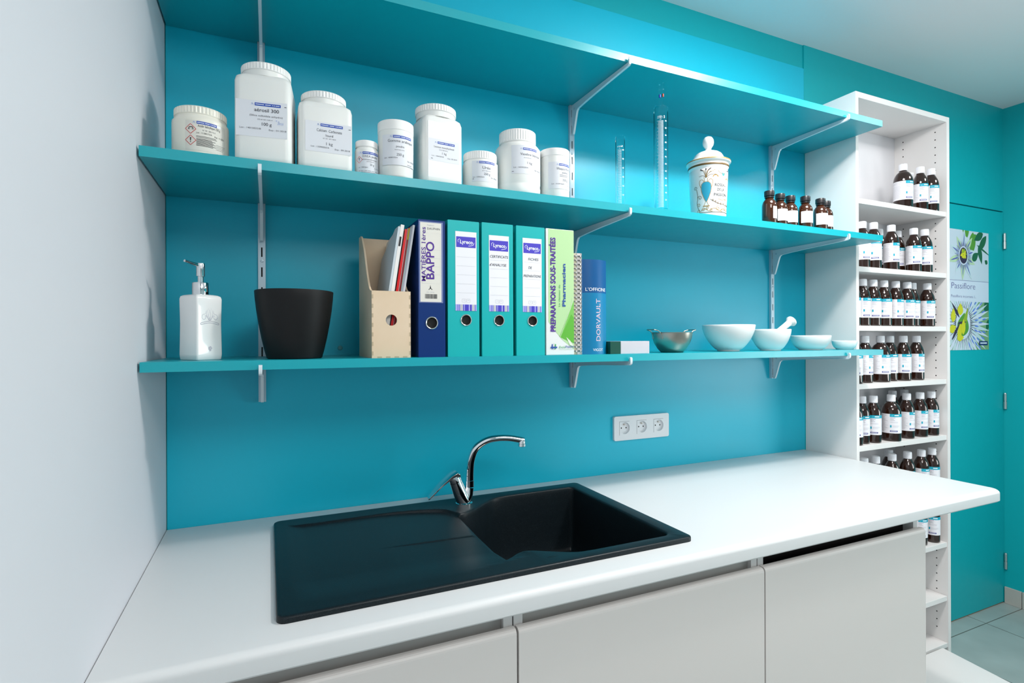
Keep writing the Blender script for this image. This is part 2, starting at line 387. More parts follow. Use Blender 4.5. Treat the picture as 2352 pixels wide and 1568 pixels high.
# bottles of the tall unit
def tall_bottle(R, name_label):
    t = thing('medicine_bottle', (0, 0, -5), name_label, 'bottle', 'brown bottles in the tall white shelving')
    g = MB(); pr = [(0, .002), (R * .8, .0015), (R - .003, 0), (R - .0006, .0022), (R, .006), (R, .108), (R * .985, .116), (R * .93, .125), (R * .82, .1345), (R * .66, .143), (.0155, .1485), (.0125, .151), (.0125, .156)]
    g.lathe(pr, 40); g.build('glass_body', AMBER, t, auto=60)
    c = MB(); n = 60; cp = [(.0140, .1535), (.0147, .155), (.0147, .175), (.0140, .1795), (.012, .1805), (0, .1805)]
    c.lathe(cp, n, rf=lambda j, k: (1 if (j % 3) else .955) if k in (1, 2) else 1, smooth=False); c.build('screw_cap', WCAP, t)
    L = MB(); mp = cylm(R); st = random.getstate(); random.seed(3)
    L.patch(-R * 1.9, R * 1.75, .0317, .1069, mp, 40, 0, .0002)
    L.patch(-.004, R * 1.75, .0955, .1069, mp, 20, 1, .0004)
    L.patch(.011, .027, .0998, .1035, mp, 8, 2, .0006)
    L.poly([(.0, .1005), (.006, .1045), (.009, .1045), (.003, .098)], mp, 6, .0006)
    for k, (m_, wd) in enumerate(((3, .018), (5, .014), (5, .017))): L.lines(-.003, -.003 + wd, .0925 - k * .0045, 1, 1, .0017, mp, m_, rag=.3)
    L.lines(-.003, .030, .0765, 2, .003, .0007, mp, 5)
    L.patch(-.0035, .0015, .0545, .0635, mp, 3, 1, .0005); L.lines(.004, .03, .062, 3, .003, .0006, mp, 5)
    L.patch(-.0035, .022, .0375, .043, mp, 10, 4, .0005); L.patch(-.001, .0195, .0395, .0412, mp, 8, 2, .0007)
    L.lines(-R * 1.8, -.008, .1035, 4, .0029, .0009, mp, 5, rag=.5); L.lines(-R * 1.8, -.008, .089, 18, .0029, .0007, mp, 5, rag=.35)
    random.setstate(st)
    L.build('paper_label', [WPAPER, CYANP, WHITEP, MAUVEP, NAVYP, PALEINK, mat('light_cyan_print', (.1, .55, .65), .5)], t)
    return t
B1 = tall_bottle(.0268, 'x'); B2 = tall_bottle(.0335, 'x')
used = set()
def put(kind, x, y, z, rot, label):
    src = B2 if kind else B1
    if src.name not in used: used.add(src.name); o = src; o.location = (x, y, z); o.rotation_euler = (0, 0, math.radians(rot)); o['label'] = label
    else: o = dup(src, (x, y, z), math.radians(rot), label)
    return o
rows = {
 's1': ('top bottle shelf', [(1, 2.565, -.165, -38, 'large leftmost brown bottle'), (0, 2.715, -.105, -52, 'half hidden brown bottle, second from left'), (0, 2.668, -.172, -58, 'brown bottle, third from left'), (0, 2.736, -.176, -62, 'rightmost brown bottle')]),
 's2': ('second bottle shelf down', [(0, 2.306, -.165, -42, 'leftmost brown bottle, cut by the shelf edge,'), (0, 2.364, -.172, -66, 'brown bottle behind the turquoise shelf end,'), (0, 2.516, -.10, -62, 'brown bottle mostly hidden at the back,'), (0, 2.478, -.17, -38, 'brown bottle right of the turquoise shelf end,'), (0, 2.630, -.105, -60, 'brown bottle set back behind two front ones,'), (0, 2.629, -.168, -58, 'brown bottle second from the right,'), (0, 2.697, -.172, -70, 'rightmost brown bottle')]),
 's3': ('third bottle shelf down', [(0, 2.2485, -.165, -62, 'brown bottle, only a sliver visible at the left edge,'), (0, 2.307, -.165, -44, 'second brown bottle from the left'), (0, 2.371, -.165, -58, 'third brown bottle from the left'), (0, 2.438, -.165, -66, 'fourth brown bottle from the left'), (0, 2.513, -.165, -40, 'fifth brown bottle from the left'), (0, 2.589, -.165, -60, 'sixth brown bottle from the left'), (0, 2.650, -.15, -56, 'brown bottle peeping out behind its left neighbour'), (0, 2.726, -.165, -56, 'brown bottle standing alone at the right')]),
 's4': ('fourth bottle shelf down', [(0, 2.2485, -.172, -64, 'brown bottle, only a sliver visible at the left edge,'), (0, 2.320, -.165, -20, 'brown bottle with only small print facing out,'), (1, 2.415, -.165, -44, 'large brown bottle'), (0, 2.50, -.15, -60, 'brown bottle directly behind the large one'), (0, 2.562, -.165, -60, 'bright amber bottle second from the right,'), (0, 2.650, -.165, -36, 'rightmost brown bottle')]),
 's5': ('fifth bottle shelf down', [(0, 2.2485, -.172, -62, 'brown bottle, only a sliver visible at the left edge,'), (0, 2.305, -.162, -58, 'second brown bottle from the left'), (0, 2.362, -.17, -72, 'brown bottle with header facing out, left of the gap,'), (1, 2.465, -.175, -60, 'large brown bottle in the middle'), (0, 2.635, -.08, -60, 'left one of two brown bottles at the back'), (0, 2.574, -.17, -32, 'brown bottle right of the large one'), (0, 2.735, -.07, -60, 'right one of two brown bottles at the back'), (0, 2.664, -.17, -44, 'brown bottle second from the right'), (0, 2.742, -.17, -38, 'rightmost brown bottle')]),
 'sx': ('shelf half hidden by the worktop', [(0, 2.304, -.17, -50, 'leftmost brown bottle, only cap showing,'), (0, 2.375, -.17, -50, 'brown bottle second from left, label hidden,'), (0, 2.478, -.17, -50, 'brown bottle third from left'), (0, 2.545, -.118, -50, 'brown bottle set back between two others'), (0, 2.575, -.172, -95, 'brown bottle with full cyan band'), (0, 2.668, -.172, -52, 'brown bottle second from the right'), (0, 2.742, -.172, -78, 'rightmost brown bottle')]),
 's6': ('shelf below the worktop', [(0, 2.668, -.165, -62, 'brown bottle half hidden by the cabinet door'), (0, 2.747, -.17, -80, 'rightmost brown bottle')]),
}
for k, (desc, lst) in rows.items():
    z = .735 if k == 'sx' else SH[k]
    for (kind, x, y, r, lab) in lst: put(kind, x, y, z, r, lab.rstrip(',') + ' on the ' + desc)
# clear bottle behind on the fifth shelf
t = thing('clear_bottle', (2.50, -.06, SH['s5']), 'small clear glass bottle at the back behind the large brown bottle', 'bottle')
MB().lathe([(0, .001), (.024, .001), (.026, .004), (.026, .11), (.020, .125), (.011, .135), (.011, .15), (.0135, .151), (.0135, .158), (.009, .158), (.009, .13), (.018, .12), (.0235, .105), (.0235, .006), (0, .005)], 32).build('glass_body', GLASS, t)

# ------------------------------------------------------------ wall rails and brackets, shelf boards
Z1, Z2, Z3 = 1.334, 1.737, 2.142
Z1b, Z2b, Z3b = 1.315, 1.717, 2.121
RX = [.2075, 1.109, 2.0075]
rl = ['left', 'middle', 'right']
sd = ['white slotted wall rail at the left, behind the black pot', 'white slotted wall rail in the middle, by the round jars and spiral notebooks', 'white slotted wall rail at the right, above the mortar']
for i, x in enumerate(RX):
    r = thing('slotted_rail', (x, -.0005, 1.22), sd[i], 'shelf rail', 'slotted wall rails carrying the shelves')
    H = .955; m = MB(); ww = .0085 if i else .0085
    outer = [(-ww, 0), (ww, 0), (ww, H), (-ww, H)]; hs = []; z = .0255
    while z + .012 < H - .01: hs.append([(-.0017, z - .012), (.0017, z - .012), (.0017, z + .012), (-.0017, z + .012)]); z += .05
    m.holed(outer, hs, 'y', -.0095, -.0075); m.box(-ww, -ww + .002, -.0075, 0, 0, H); m.box(ww - .002, ww, -.0075, 0, 0, H)
    m.build('channel', ALU, r); MB().box(-ww + .002, ww - .002, -.0074, -.0065, 0, H).build('slot_shade_strip', DARK, r)  # dark strip added behind the slots as their shade
    for zz in (.048, .3535, .748):
        s_ = MB(); s_.lathe([(.0042, 0), (.0038, .0012), (.0016, .0016), (.0014, .0006), (0, .0006)], 16); s_.build('screw', ALU, r, (0, -.0095, zz), rot=(PI / 2, 0, 0))
def bracket():
    t = thing('shelf_bracket', (0, 0, 0), 'x', 'bracket', 'white steel shelf brackets')
    P = [(-.0105, 0), (-.0105, -.09), (-.0165, -.0925), (-.022, -.088), (-.040, -.034), (-.047, -.026), (-.058, -.022), (-.15, -.016), (-.29, -.0105), (-.309, -.0085), (-.3135, -.004), (-.3135, .0075), (-.3105, .0095), (-.3068, .0075), (-.3062, -.0005)]
    m = MB(); m.prism(P, 'x', -.0012, .0012)
    e = P[1:13]; off = catmull(e, 4); m2 = MB()
    a = [(-.0034, p[0], p[1]) for p in off]; b_ = [(.0034, p[0], p[1]) for p in off]
    nrm = []
    for k in range(len(off)):
        p, q = off[max(0, k - 1)], off[min(len(off) - 1, k + 1)]; dx, dy = q[0] - p[0], q[1] - p[1]; l = math.hypot(dx, dy) or 1; nrm.append((dy / l, -dx / l))
    th = .0012; c_ = [(x, y + n_[0] * -th, z + n_[1] * -th) for (x, y, z), n_ in zip(a, nrm)]; d_ = [(x, y + n_[0] * -th, z + n_[1] * -th) for (x, y, z), n_ in zip(b_, nrm)]
    m.loft([a, b_, d_, c_, a], 0, False, False, False, closed=False)
    m.build('arm', BRK, t)
    s_ = MB(); s_.lathe([(.0035, 0), (.0035, .001), (0, .0012)], 14); s_.build('rivet', ALU, t, (-.0012, -.026, -.016), rot=(0, -PI / 2, 0))
    return t
br = bracket(); first = True
for si, (zb, sn) in enumerate(((Z1b, 'lower'), (Z2b, 'middle'), (Z3b, 'top'))):
    for i, x in enumerate(RX):
        lab = 'white steel bracket under the %s turquoise shelf, on the %s wall rail' % (sn, rl[i])
        if first: br.location = (x, -.0005, zb - .0005); br['label'] = lab; first = False
        else: dup(br, (x, -.0005, zb - .0005), 0, lab)
for zt, zb, sn in ((Z1, Z1b, 'lowest turquoise wall shelf, carrying binders, soap dispenser and bowls'), (Z2, Z2b, 'middle turquoise wall shelf, carrying white jars and glassware'), (Z3, Z3b, 'topmost turquoise wall shelf, empty, seen from below')):
    P = [(.004, -.3055), (2.2012, -.3055), (2.2012, -.001)]
    for x in reversed(RX): P += [(x + .0092, -.001), (x + .0092, -.0125), (x - .0092, -.0125), (x - .0092, -.001)]
    P.append((.004, -.001)); m = MB(); m.prism(P, 'z', zb, zt)
    tag(fixn(m.build('wall_shelf', SHELFM)), sn, 'shelf', 'turquoise wall shelves')

# ------------------------------------------------------------ sink
def sstep(t): t = max(0, min(1, t)); return t * t * (3 - 2 * t)
SX0, SX1, SY0, SY1, ZS = .232, 1.081, -.577, -.074, .9365
bas = [(.6585, -.2124)] + catmull([(.6585, -.2124), (.678, -.207), (.7139, -.1838), (.754, -.1489), (.7935, -.1235), (.8489, -.1165), (.93, -.1165), (1.02, -.1165)], 6)[1:]
def arc(cx, cy, r, a0, a1, n=5): return [(cx + r * math.cos(math.radians(a0 + (a1 - a0) * k / n)), cy + r * math.sin(math.radians(a0 + (a1 - a0) * k / n))) for k in range(n + 1)]
bas += arc(1.028, -.1305, .014, 90, 0) + [(1.042, -.25), (1.042, -.4)] + arc(1.024, -.526, .018, 0, -90)
bas += catmull([(1.0, -.544), (.90, -.544), (.83, -.5435), (.795, -.538), (.756, -.5165), (.717, -.4935), (.6892, -.4905), (.668, -.503), (.6548, -.512)], 6)[1:]
bas += [(.6552, -.45), (.656, -.3524), (.657, -.28)]
bas = bas[::-1]                      # counter-clockwise
def inset(P, dd):                    # positive dd shrinks
    out = []; n = len(P)
    for i in range(n):
        a, b_, c = P[i - 1], P[i], P[(i + 1) % n]; e1 = Vector((b_[0] - a[0], b_[1] - a[1])); e2 = Vector((c[0] - b_[0], c[1] - b_[1]))
        n1 = Vector((-e1.y, e1.x)).normalized(); n2 = Vector((-e2.y, e2.x)).normalized(); nn = n1 + n2; nn = nn / max(.6, nn.length_squared) * 2 if nn.length > 0 else n1
        nn = (n1 + n2).normalized() / max(.7, math.sqrt((1 + n1.dot(n2)) / 2)); out.append((b_[0] + nn.x * dd, b_[1] + nn.y * dd))
    return out
def area2(P): return sum(P[i - 1][0] * P[i][1] - P[i][0] * P[i - 1][1] for i in range(len(P)))
if area2(bas) < 0: bas = bas[::-1]
rec = catmull([(.262, -.118), (.285, -.127), (.35, -.1285), (.5, -.126), (.585, -.140), (.637, -.163), (.662, -.212)], 5)
rec += [(.70, -.25), (.70, -.515), (.50, -.545), (.26, -.545)]
def pdist(x, y, P, closed=True):
    best = 9
    for i in range(0 if closed else 1, len(P)):
        ax, ay = P[i - 1]; bx, by = P[i]; dx, dy = bx - ax, by - ay; t = max(0, min(1, ((x - ax) * dx + (y - ay) * dy) / (dx * dx + dy * dy + 1e-12)))
        d2 = (x - ax - t * dx) ** 2 + (y - ay - t * dy) ** 2; best = min(best, d2)
    return math.sqrt(best)
def inside(x, y, P):
    c = False
    for i in range(len(P)):
        ax, ay = P[i - 1]; bx, by = P[i]
        if (ay > y) != (by > y) and x < (bx - ax) * (y - ay) / (by - ay) + ax: c = not c
    return c
def hs(x, y):
    if x > .72 or not inside(x, y, rec): return ZS
    dd = pdist(x, y, rec[:31], False)
    k = sstep(dd / .007) * sstep((x - .25) / .05) * sstep((y + .545) / .10) * sstep((.712 - x) / .045)
    h = .0045 * k + .004 * k * max(0, (x - .45) / .2)
    h += .0016 * sstep((x - .42) / .12) * sstep((-.3435 - y) / .003) * sstep((y + .50) / .09)
    return ZS - h
out0 = rrect(SX0, SX1, SY0, SY1, .016, 6)
sk = MB()
rim_in = inset(out0, .0035)
bo = inset(bas, -.005)
pts = []; edges = []
def loopin(P):
    o = len(pts); pts.extend(P); edges.extend([(o + i, o + (i + 1) % len(P)) for i in range(len(P))])
loopin(rim_in); loopin(bo)
g = .005; x = SX0 + .008
while x < SX1 - .006:
    y = SY0 + .008
    while y < SY1 - .006:
        if x < .72 and (not inside(x, y, bo)) and pdist(x, y, bo) > .003: pts.append((x, y))
        y += g
    x += g
last = -5
for dd in (.0005, .0025, .0045, .0068):
    last = -5
    for i, (px, py) in enumerate(inset(rec, dd if area2(rec) > 0 else -dd)[:30]):
        if not inside(px, py, bo) and px < .655:
            if i and last == len(pts) - 1: edges.append((len(pts) - 1, len(pts)))
            last = len(pts); pts.append((px, py))
for yy in (-.3433, -.3450, -.3467):
    k = .40; pts.append((k, yy))
    while k < .640: k += .006; edges.append((len(pts) - 1, len(pts))); pts.append((k, yy))
V, Ed, Fa, *_r = delaunay_2d_cdt([Vector(p) for p in pts], edges, [], 1, 1e-6, False)
fs = []
for f in Fa:
    cx = sum(V[i][0] for i in f) / len(f); cy = sum(V[i][1] for i in f) / len(f)
    if not inside(cx, cy, bo): fs.append(tuple(f))
sk.add([(p[0], p[1], hs(p[0], p[1])) for p in V], fs, 0, True)
sk.loft([[(x, y, .9262) for x, y in out0], [(x, y, .933) for x, y in out0], [(x, y, ZS - .0012) for x, y in inset(out0, .001)], [(x, y, ZS) for x, y in rim_in]], 0, True, False, False)
hb = [hs(x, y) for x, y in bo]
def bl(dd, dz=None, z=None): return [(x, y, (z if z is not None else h + dz)) for (x, y), h in zip(inset(bas, dd), hb)]
sk.loft([bl(-.005, 0), bl(-.0025, -.0006), bl(-.0008, -.0022), bl(0, -.005), bl(.001, -.012)], 0, True, False, False)
sk.loft([bl(.001, -.012), bl(.003, z=.88), bl(.005, z=.80), bl(.007, z=.765), bl(.012, z=.754), bl(.02, z=.750)], 0, True, False, True)
sink = thing('kitchen_sink', (0, 0, 0), 'black speckled granite sink with drainboard on the left and basin on the right', 'sink')
o = fixn(sk.build('sink_body', SINKM, sink, auto=50))
m = MB(); m.lathe([(.045, 0), (.045, .002), (.040, .003), (.036, .001), (0, .001)], 32); m.build('drain_strainer', STEEL, sink, (.88, -.33, .7505))
m = MB(); lm = lambda u, v, d=0: (.742 + u, -.545 + v, ZS + .0001 + d)
m.stroke([(-.013, 0), (.013, .0)], .0008, lm, 0, .0001)
m.stroke([(-.009, .003), (-.002, .0035), (.006, .003)], .0008, lm, 0, .0001); m.build('embossed_mark', mat('faint_engraving', (.0, .001, .002), .6), sink)

# ------------------------------------------------------------ mixer tap
fx, fy = .6971, -.1345
f = thing('mixer_tap', (fx, fy, ZS), 'chrome single lever kitchen mixer tap with curved spout behind the sink', 'tap')
L3 = lambda P: [(x - fx, y - fy, z - ZS) for x, y, z in P]
m = MB(); m.lathe([(.0225, .0), (.0225, .003), (.0195, .0055), (.0185, .006)], 40)
m.tube(L3([(fx - .001, fy, ZS + .004), (.6925, fy, .950), (.6845, fy, .970), (.6765, fy, .990), (.6735, fy, .9975)]), [.0185, .0185, .0180, .0172, .0168], 32)
m.tube(L3([(fx + .002, fy, ZS + .006), (.703, fy, .948), (.709, fy, .962), (.7122, fy, .9765), (.7126, fy, .9785)]), [.0165, .0155, .0130, .0118, .0118], 32)
m.build('body', CHROME, f)
m = MB(); m.tube(L3([(.6735, fy, .9985), (.6695, fy, 1.0085), (.6668, fy, 1.0145)]), [.0172, .0172, .0155], 32); m.build('cartridge_collar', CHROME, f)
sp = [(.7127, fy, .980), (.7130, fy, .997)]
m = MB(); m.tube(L3(sp), .0118, 32); m.build('spout_collar', CHROME, f)
sp = catmull([(.7130, fy, .9985), (.7132, -.1375, 1.028), (.7148, -.1425, 1.0539), (.7228, -.1495, 1.0812), (.7382, -.1565, 1.097), (.758, -.1645, 1.1072), (.7836, -.1725, 1.1108), (.8097, -.1795, 1.1098), (.833, -.1865, 1.1056), (.8475, -.1905, 1.1015)], 5)
rr = [.0112 - .0028 * min(1, i / 30) for i in range(len(sp))]
m = MB(); m.tube(L3(sp), rr, 28); m.build('spout', CHROME, f)
m = MB(); e = (.8425 - fx, -.189 - fy); m.lathe([(0, 1.1035 - ZS), (.0085, 1.1035 - ZS), (.0098, 1.100 - ZS), (.0098, 1.0935 - ZS), (.0105, 1.093 - ZS), (.0105, 1.0875 - ZS), (.009, 1.0865 - ZS), (0, 1.0885 - ZS)], 28, *e); m.build('aerator', CHROME, f)
m = MB()
top = [(.6800, .0185, 1.0215), (.672, .0205, 1.0265), (.657, .0200, 1.0195), (.630, .0175, .9975), (.610, .0145, .9785), (.6005, .0110, .9690), (.5975, .005, .9655)]
loops = []
for x, hw, z in top:
    th = .0095 if x > .65 else .006; nx, nz = -.66, .75
    ring = [(x, fy - .004 + hw * a, z + b_) for a, b_ in ((-1, -.2 * th), (-.85, 0), (0, .0012), (.85, 0), (1, -.2 * th), (.9, -th), (0, -th * 1.05), (-.9, -th))]; loops.append(L3(ring))
m.loft(loops); fixn(m.build('lever', CHROME, f, bevel=.0008))

# ------------------------------------------------------------ wall socket
t = thing('wall_socket', (1.3815, -.0, 1.0755), 'white triple french power socket on the blue splashback above the worktop', 'socket')
m = MB(); W, H = .1145, .0405; hc = [(-.0712, 0), (0, 0), (.0712, 0)]
circ = lambda cx, cz, r, n=28: [(cx + r * math.cos(2 * PI * k / n), cz + r * math.sin(2 * PI * k / n)) for k in range(n)]
m.holed(rrect(-W, W, -H, H, .006), [circ(c[0], c[1], .0195) for c in hc], 'y', -.0095, -.0001)
fixn(m.build('cover_plate', mat('white_socket_plastic', (.78, .80, .83), .3), t, bevel=.0018))
for cx, _ in hc:
    m = MB(); m.add([(x, -.0018, z) for x, z in circ(cx, 0, .0196)], [tuple(range(28))], 0)
    m.add([(x, -.0022, z) for x, z in circ(cx - .0095, 0, .0024, 12)], [tuple(range(12))], 1); m.add([(x, -.0022, z) for x, z in circ(cx + .0095, 0, .0024, 12)], [tuple(range(12))], 1)
    well = m.build('socket_well', [mat('white_socket_plastic', (.78, .80, .83), .3), DARK], t)
    p = MB(); p.tube([(cx, -.002, .0115), (cx, -.0085, .0115)], .0022, 12); p.build('earth_pin', STEEL, well)
    p = MB(); p.box(cx - .0228, cx - .0221, -.0098, -.0094, -.0228, .0228); p.box(cx - .0228, cx + .018, -.0098, -.0094, .0221, .0228); p.build('module_seam', GREYINK, t)

# small round clear hook / door stop on the lowest shelf edge of the wall
t = thing('wall_screw_cap', (.396, -.0005, 1.3535), 'small round clear screw cap on the blue panel left of the wooden file box', 'screw cap')
MB().lathe([(.0065, 0), (.006, .002), (.004, .0028), (.0035, .002), (0, .002)], 24).build('cap', mat('greenish_clear_plastic', (.10, .38, .42), .25), t, rot=(PI / 2, 0, 0))

# ------------------------------------------------------------ poster
t = thing('plant_poster', (3.349, -.0006, 1.609), 'tall passion flower poster on the teal door, two flower photographs around its title', 'poster')
pm = planem(0, 0, 0); PW, PH = .2105, .2945
PG = mat('poster_photo_green', sr(90, 150, 40), .4); PDG = mat('poster_dark_green', sr(35, 95, 55), .4); PPALE = mat('poster_pale_petal', sr(190, 215, 175), .4); PVIO = mat('poster_violet', sr(95, 95, 175), .4)
PYEL = mat('poster_yellow', sr(215, 210, 20), .4); PDARK = mat('poster_dark_purple', sr(60, 35, 65), .4); PBG = mat('poster_sky_grey', sr(205, 215, 228), .4); PWH = mat('poster_white', sr(215, 222, 238), .4)
PBL = mat('poster_blue', sr(100, 130, 220), .4); PLIME = mat('poster_lime', sr(150, 175, 30), .4); PTXT = mat('poster_purple_text', sr(95, 85, 145), .5); PNAV = mat('poster_navy', sr(20, 40, 105), .5); PPET = mat('poster_white_petal', sr(200, 218, 225), .4); PMG = mat('poster_mid_green', sr(125, 165, 115), .4)
MB().box(-PW, PW, -.0004, 0, -PH, PH).build('paper_sheet', PWH, t)
def petal(m, cx, cz, a, r0, r1, wd, mi, d, R):
    ca, sa = math.cos(a), math.sin(a); P = []
    for k in range(13):
        q = k / 12; P.append((r0 + (r1 - r0) * q, wd * math.sin(PI * q ** .8)))
    P += [(x, -y) for x, y in P[::-1][1:-1]]
    P = [(cx + x * ca - y * sa, cz + x * sa + y * ca) for x, y in P]; P = clip_rect(P, *R); m.poly(P, pm, mi, d)
R1 = (-PW, PW, .0475, PH); R2 = (-PW, PW, -PH, -.0565)
leafd = .0
m = MB(); m.patch(*R1[:2], *R1[2:], pm, 1, 0, .0006)
for (cx, cz, a, l, wd, mi) in ((.02, .26, 1.9, .12, .03, 1), (.07, .29, 4.6, .12, .028, 1), (.10, .28, 3.8, .1, .02, 1), (.16, .29, 3.6, .09, .02, 2), (.19, .28, 4.0, .12, .02, 2), (.12, .23, 5.0, .10, .018, 2), (.10, .23, 5.9, .14, .005, 2), (.20, .14, 2.6, .03, .012, 2), (-.2, .22, 5.2, .08, .025, 1), (-.2, .11, 1.4, .07, .03, 2), (-.17, .05, 1.6, .03, .015, 1), (.06, .15, .6, .07, .02, 2)):
    petal(m, cx, cz, a, 0, l, wd, mi, .00065 + leafd, R1); leafd += .00003
C1 = (-.016, .169)
for k in range(10):
    petal(m, *C1, k * PI / 5 + .25, .02, .108 + .014 * (k % 3), .0165, 3 if k % 2 else 8, .00115 + .00003 * k, R1)
    petal(m, *C1, k * PI / 5 + .25, .05, .088 + .014 * (k % 3), .0035, 4, .00148, R1)
for k in range(64): petal(m, *C1, k * PI / 32, .034, .070 + .008 * (k % 2), .0014, 4 if k % 4 else 5, .0015, R1)
m.poly([(C1[0] + .040 * math.cos(a), C1[1] + .046 * math.sin(a)) for a in [2 * PI * k / 24 for k in range(24)]], pm, 9, .0016)
m.poly([(C1[0] + .034 * math.cos(a), C1[1] + .040 * math.sin(a)) for a in [2 * PI * k / 24 for k in range(24)]], pm, 5, .0017)
for k in range(9): petal(m, C1[0] + .012 * math.cos(k * 2.4), C1[1] + .008 + .014 * math.sin(k * 2.4), k * 1.7, -.018, .018, .007, 6 if k % 3 else 7, .0018 + .00002 * k, R1)
m.build('flower_photo', [PBG, PG, PDG, PPALE, PVIO, PDARK, PYEL, PLIME, PPET, PWH], t)
m = MB(); m.patch(*R2[:2], *R2[2:], pm, 1, 0, .0006)
petal(m, .22, -.15, 4.4, -.1, .12, .05, 8, .0007, R2); petal(m, .20, -.07, 4.0, -.03, .05, .03, 2, .0008, R2); petal(m, .20, -.17, 4.4, -.03, .04, .015, 2, .0008, R2)
C2 = (-.02, -.165)
for k in range(44): petal(m, *C2, k * 2 * PI / 44, .05, .24, .0095, 1 if k % 2 else 9, .0009, R2)
for k in range(26):
    a = -1.1 + k * 2.2 / 26 + .05 * math.sin(k * 5); petal(m, *C2, a, .10 + .035 * (k % 3), .14 + .035 * (k % 3), .004, 3, .0012, R2)
for k in range(56): petal(m, *C2, k * 2 * PI / 56, .05, .088 + .01 * (k % 2), .0022, 4, .0013, R2)
m.poly([(C2[0] + .062 * math.cos(a), C2[1] + .078 * math.sin(a)) for a in [2 * PI * k / 24 for k in range(24)]], pm, 9, .0015)
for k, (a, b_, an, l, wd, mi) in enumerate(((-.02, -.17, 1.4, .06, .05, 7), (.0, -.14, 1.2, .06, .014, 5), (-.05, -.2, 1.35, .05, .018, 6), (-.085, -.1, 2.3, .05, .008, 4), (-.08, -.2, .9, .06, .008, 4), (-.03, -.16, .1, .04, .006, 4), (-.045, -.095, 1.5, .03, .024, 6), (-.105, -.125, 1.5, .035, .02, 6), (-.11, -.19, .4, .03, .02, 6), (-.045, -.235, .1, .03, .016, 6), (-.02, -.18, 1.5, .04, .018, 6))):
    petal(m, a, b_, an, -l, l, wd, mi, .0016 + .00005 * k, R2)
m.patch(.118, .196, -.272, -.252, pm, 1, 10, .0026); m.patch(.127, .187, -.265, -.258, pm, 1, 11, .0028)
m.build('flower_closeup_photo', [PMG, PPET, PDG, PBL, PDARK, PLIME, PYEL, PG, PMG, PWH, PNAV, PWH], t)
m = MB(); m.patch(-PW, PW, .046, .0475, pm, 1, 0, .0008)
m.text('Passiflore', -.117, .006, .029, pm, 0, w=.205, align='L', d=.0008, bold=-.012); m.text('Passiflora incarnata L.', -.121, -.037, .0125, pm, 0, w=.215, align='L', d=.0008, bold=-.012); m.build('poster_title', [PTXT], t)

# ------------------------------------------------------------ jars on the middle shelf
def ridged(m, r, z0, z1, mi=0, n=180, cx=0, cy=0, ribs=True, dome=.0015):
    zz = [(r * .985, z0), (r, z0 + .0012), (r, z0 + (z1 - z0) * .12), (r, z0 + (z1 - z0) * .80), (r * .992, z1 - dome), (r * .965, z1 - dome * .3), (r * .93, z1), (0, z1)]
    m.lathe(zz, n, cx, cy, mi, smooth=False, rf=(lambda j, k: .975 if (k in (2, 3) and (j // 2) % 2) else 1) if ribs else None)
def icon_band(m, mp, u0, u1, vt, h=.0055):
    m.patch(u0, u1, vt - h, vt, mp, 12, 2, .0006); W_ = u1 - u0
    for a_, b_ in ((.03, .36), (.40, .62), (.66, .70), (.72, .78), (.80, .96)): m.patch(u0 + W_ * a_, u0 + W_ * b_, vt - h * .62, vt - h * .40, mp, 4, 4, .0008)
    m.stroke([(u0 - .007, vt - h * .9), (u0 - .0035, vt - h * .2), (u0 - .005, vt - h * .1), (u0 - .0025, vt - h)], .0006, mp, 3, .0006)
    m.stroke([(u0 - .0065, vt - h * .3), (u0 - .002, vt - h * .6)], .0006, mp, 3, .0006)
LM = [PAPER, INK, BLUEB, PALEBLUE, WHITEP, GREYINK, REDP, CREAMP]
def hazard(m, mp, u, v, r, kind):
    for a, b_ in (((-1, 0), (0, 1)), ((0, 1), (1, 0)), ((1, 0), (0, -1)), ((0, -1), (-1, 0))):
        m.stroke([(u + a[0] * r + (b_[0] - a[0]) * r * k / 4, v + a[1] * r + (b_[1] - a[1]) * r * k / 4) for k in range(5)], r * .1, mp, 6, .0006)
    m.poly([(u - r * .9, v), (u, v - r * .9), (u + r * .9, v), (u, v + r * .9)], mp, 4, .0004)
    if kind == '!':
        m.poly([(u - r * .13, v + r * .55), (u - r * .07, v - r * .15), (u + r * .07, v - r * .15), (u + r * .13, v + r * .55)], mp, 1, .0007)
        m.poly([(u + r * .1 * math.cos(k), v - r * .36 + r * .1 * math.sin(k)) for k in range(6)], mp, 1, .0007)
    else:
        m.poly([(u - r * .55, v - r * .1), (u - r * .1, v - r * .1), (u - r * .2, v + r * .02), (u - r * .35, v + r * .05)], mp, 1, .0007)
        m.poly([(u + r * .15, v - r * .1), (u + r * .6, v - r * .1), (u + r * .5, v + r * .05), (u + r * .3, v - r * .02)], mp, 1, .0007)
        m.stroke([(u - r * .35, v + r * .1), (u - r * .2, v + r * .36), (u + r * .3, v + r * .38), (u + r * .45, v + r * .1)], r * .16, mp, 1, .0007)
JG = 'white labelled powder jars on the middle shelf'
def roundjar(loc, lab, prof, lid, label_fn, body=PLASW, phi=0, R=.04, ribs=True):
    t = thing('powder_jar', loc, lab, 'jar', JG)
    MB().lathe(prof, 72).build('jar_body', body, t, auto=50)
    m = MB(); ridged(m, *lid, ribs=ribs)
    m.build('screw_lid' if ribs else 'press_lid', LIDW if body is PLASW else IVORY, t)
    m = MB(); label_fn(m, cylm(R, phi)); m.build('paper_label', LM, t); return t
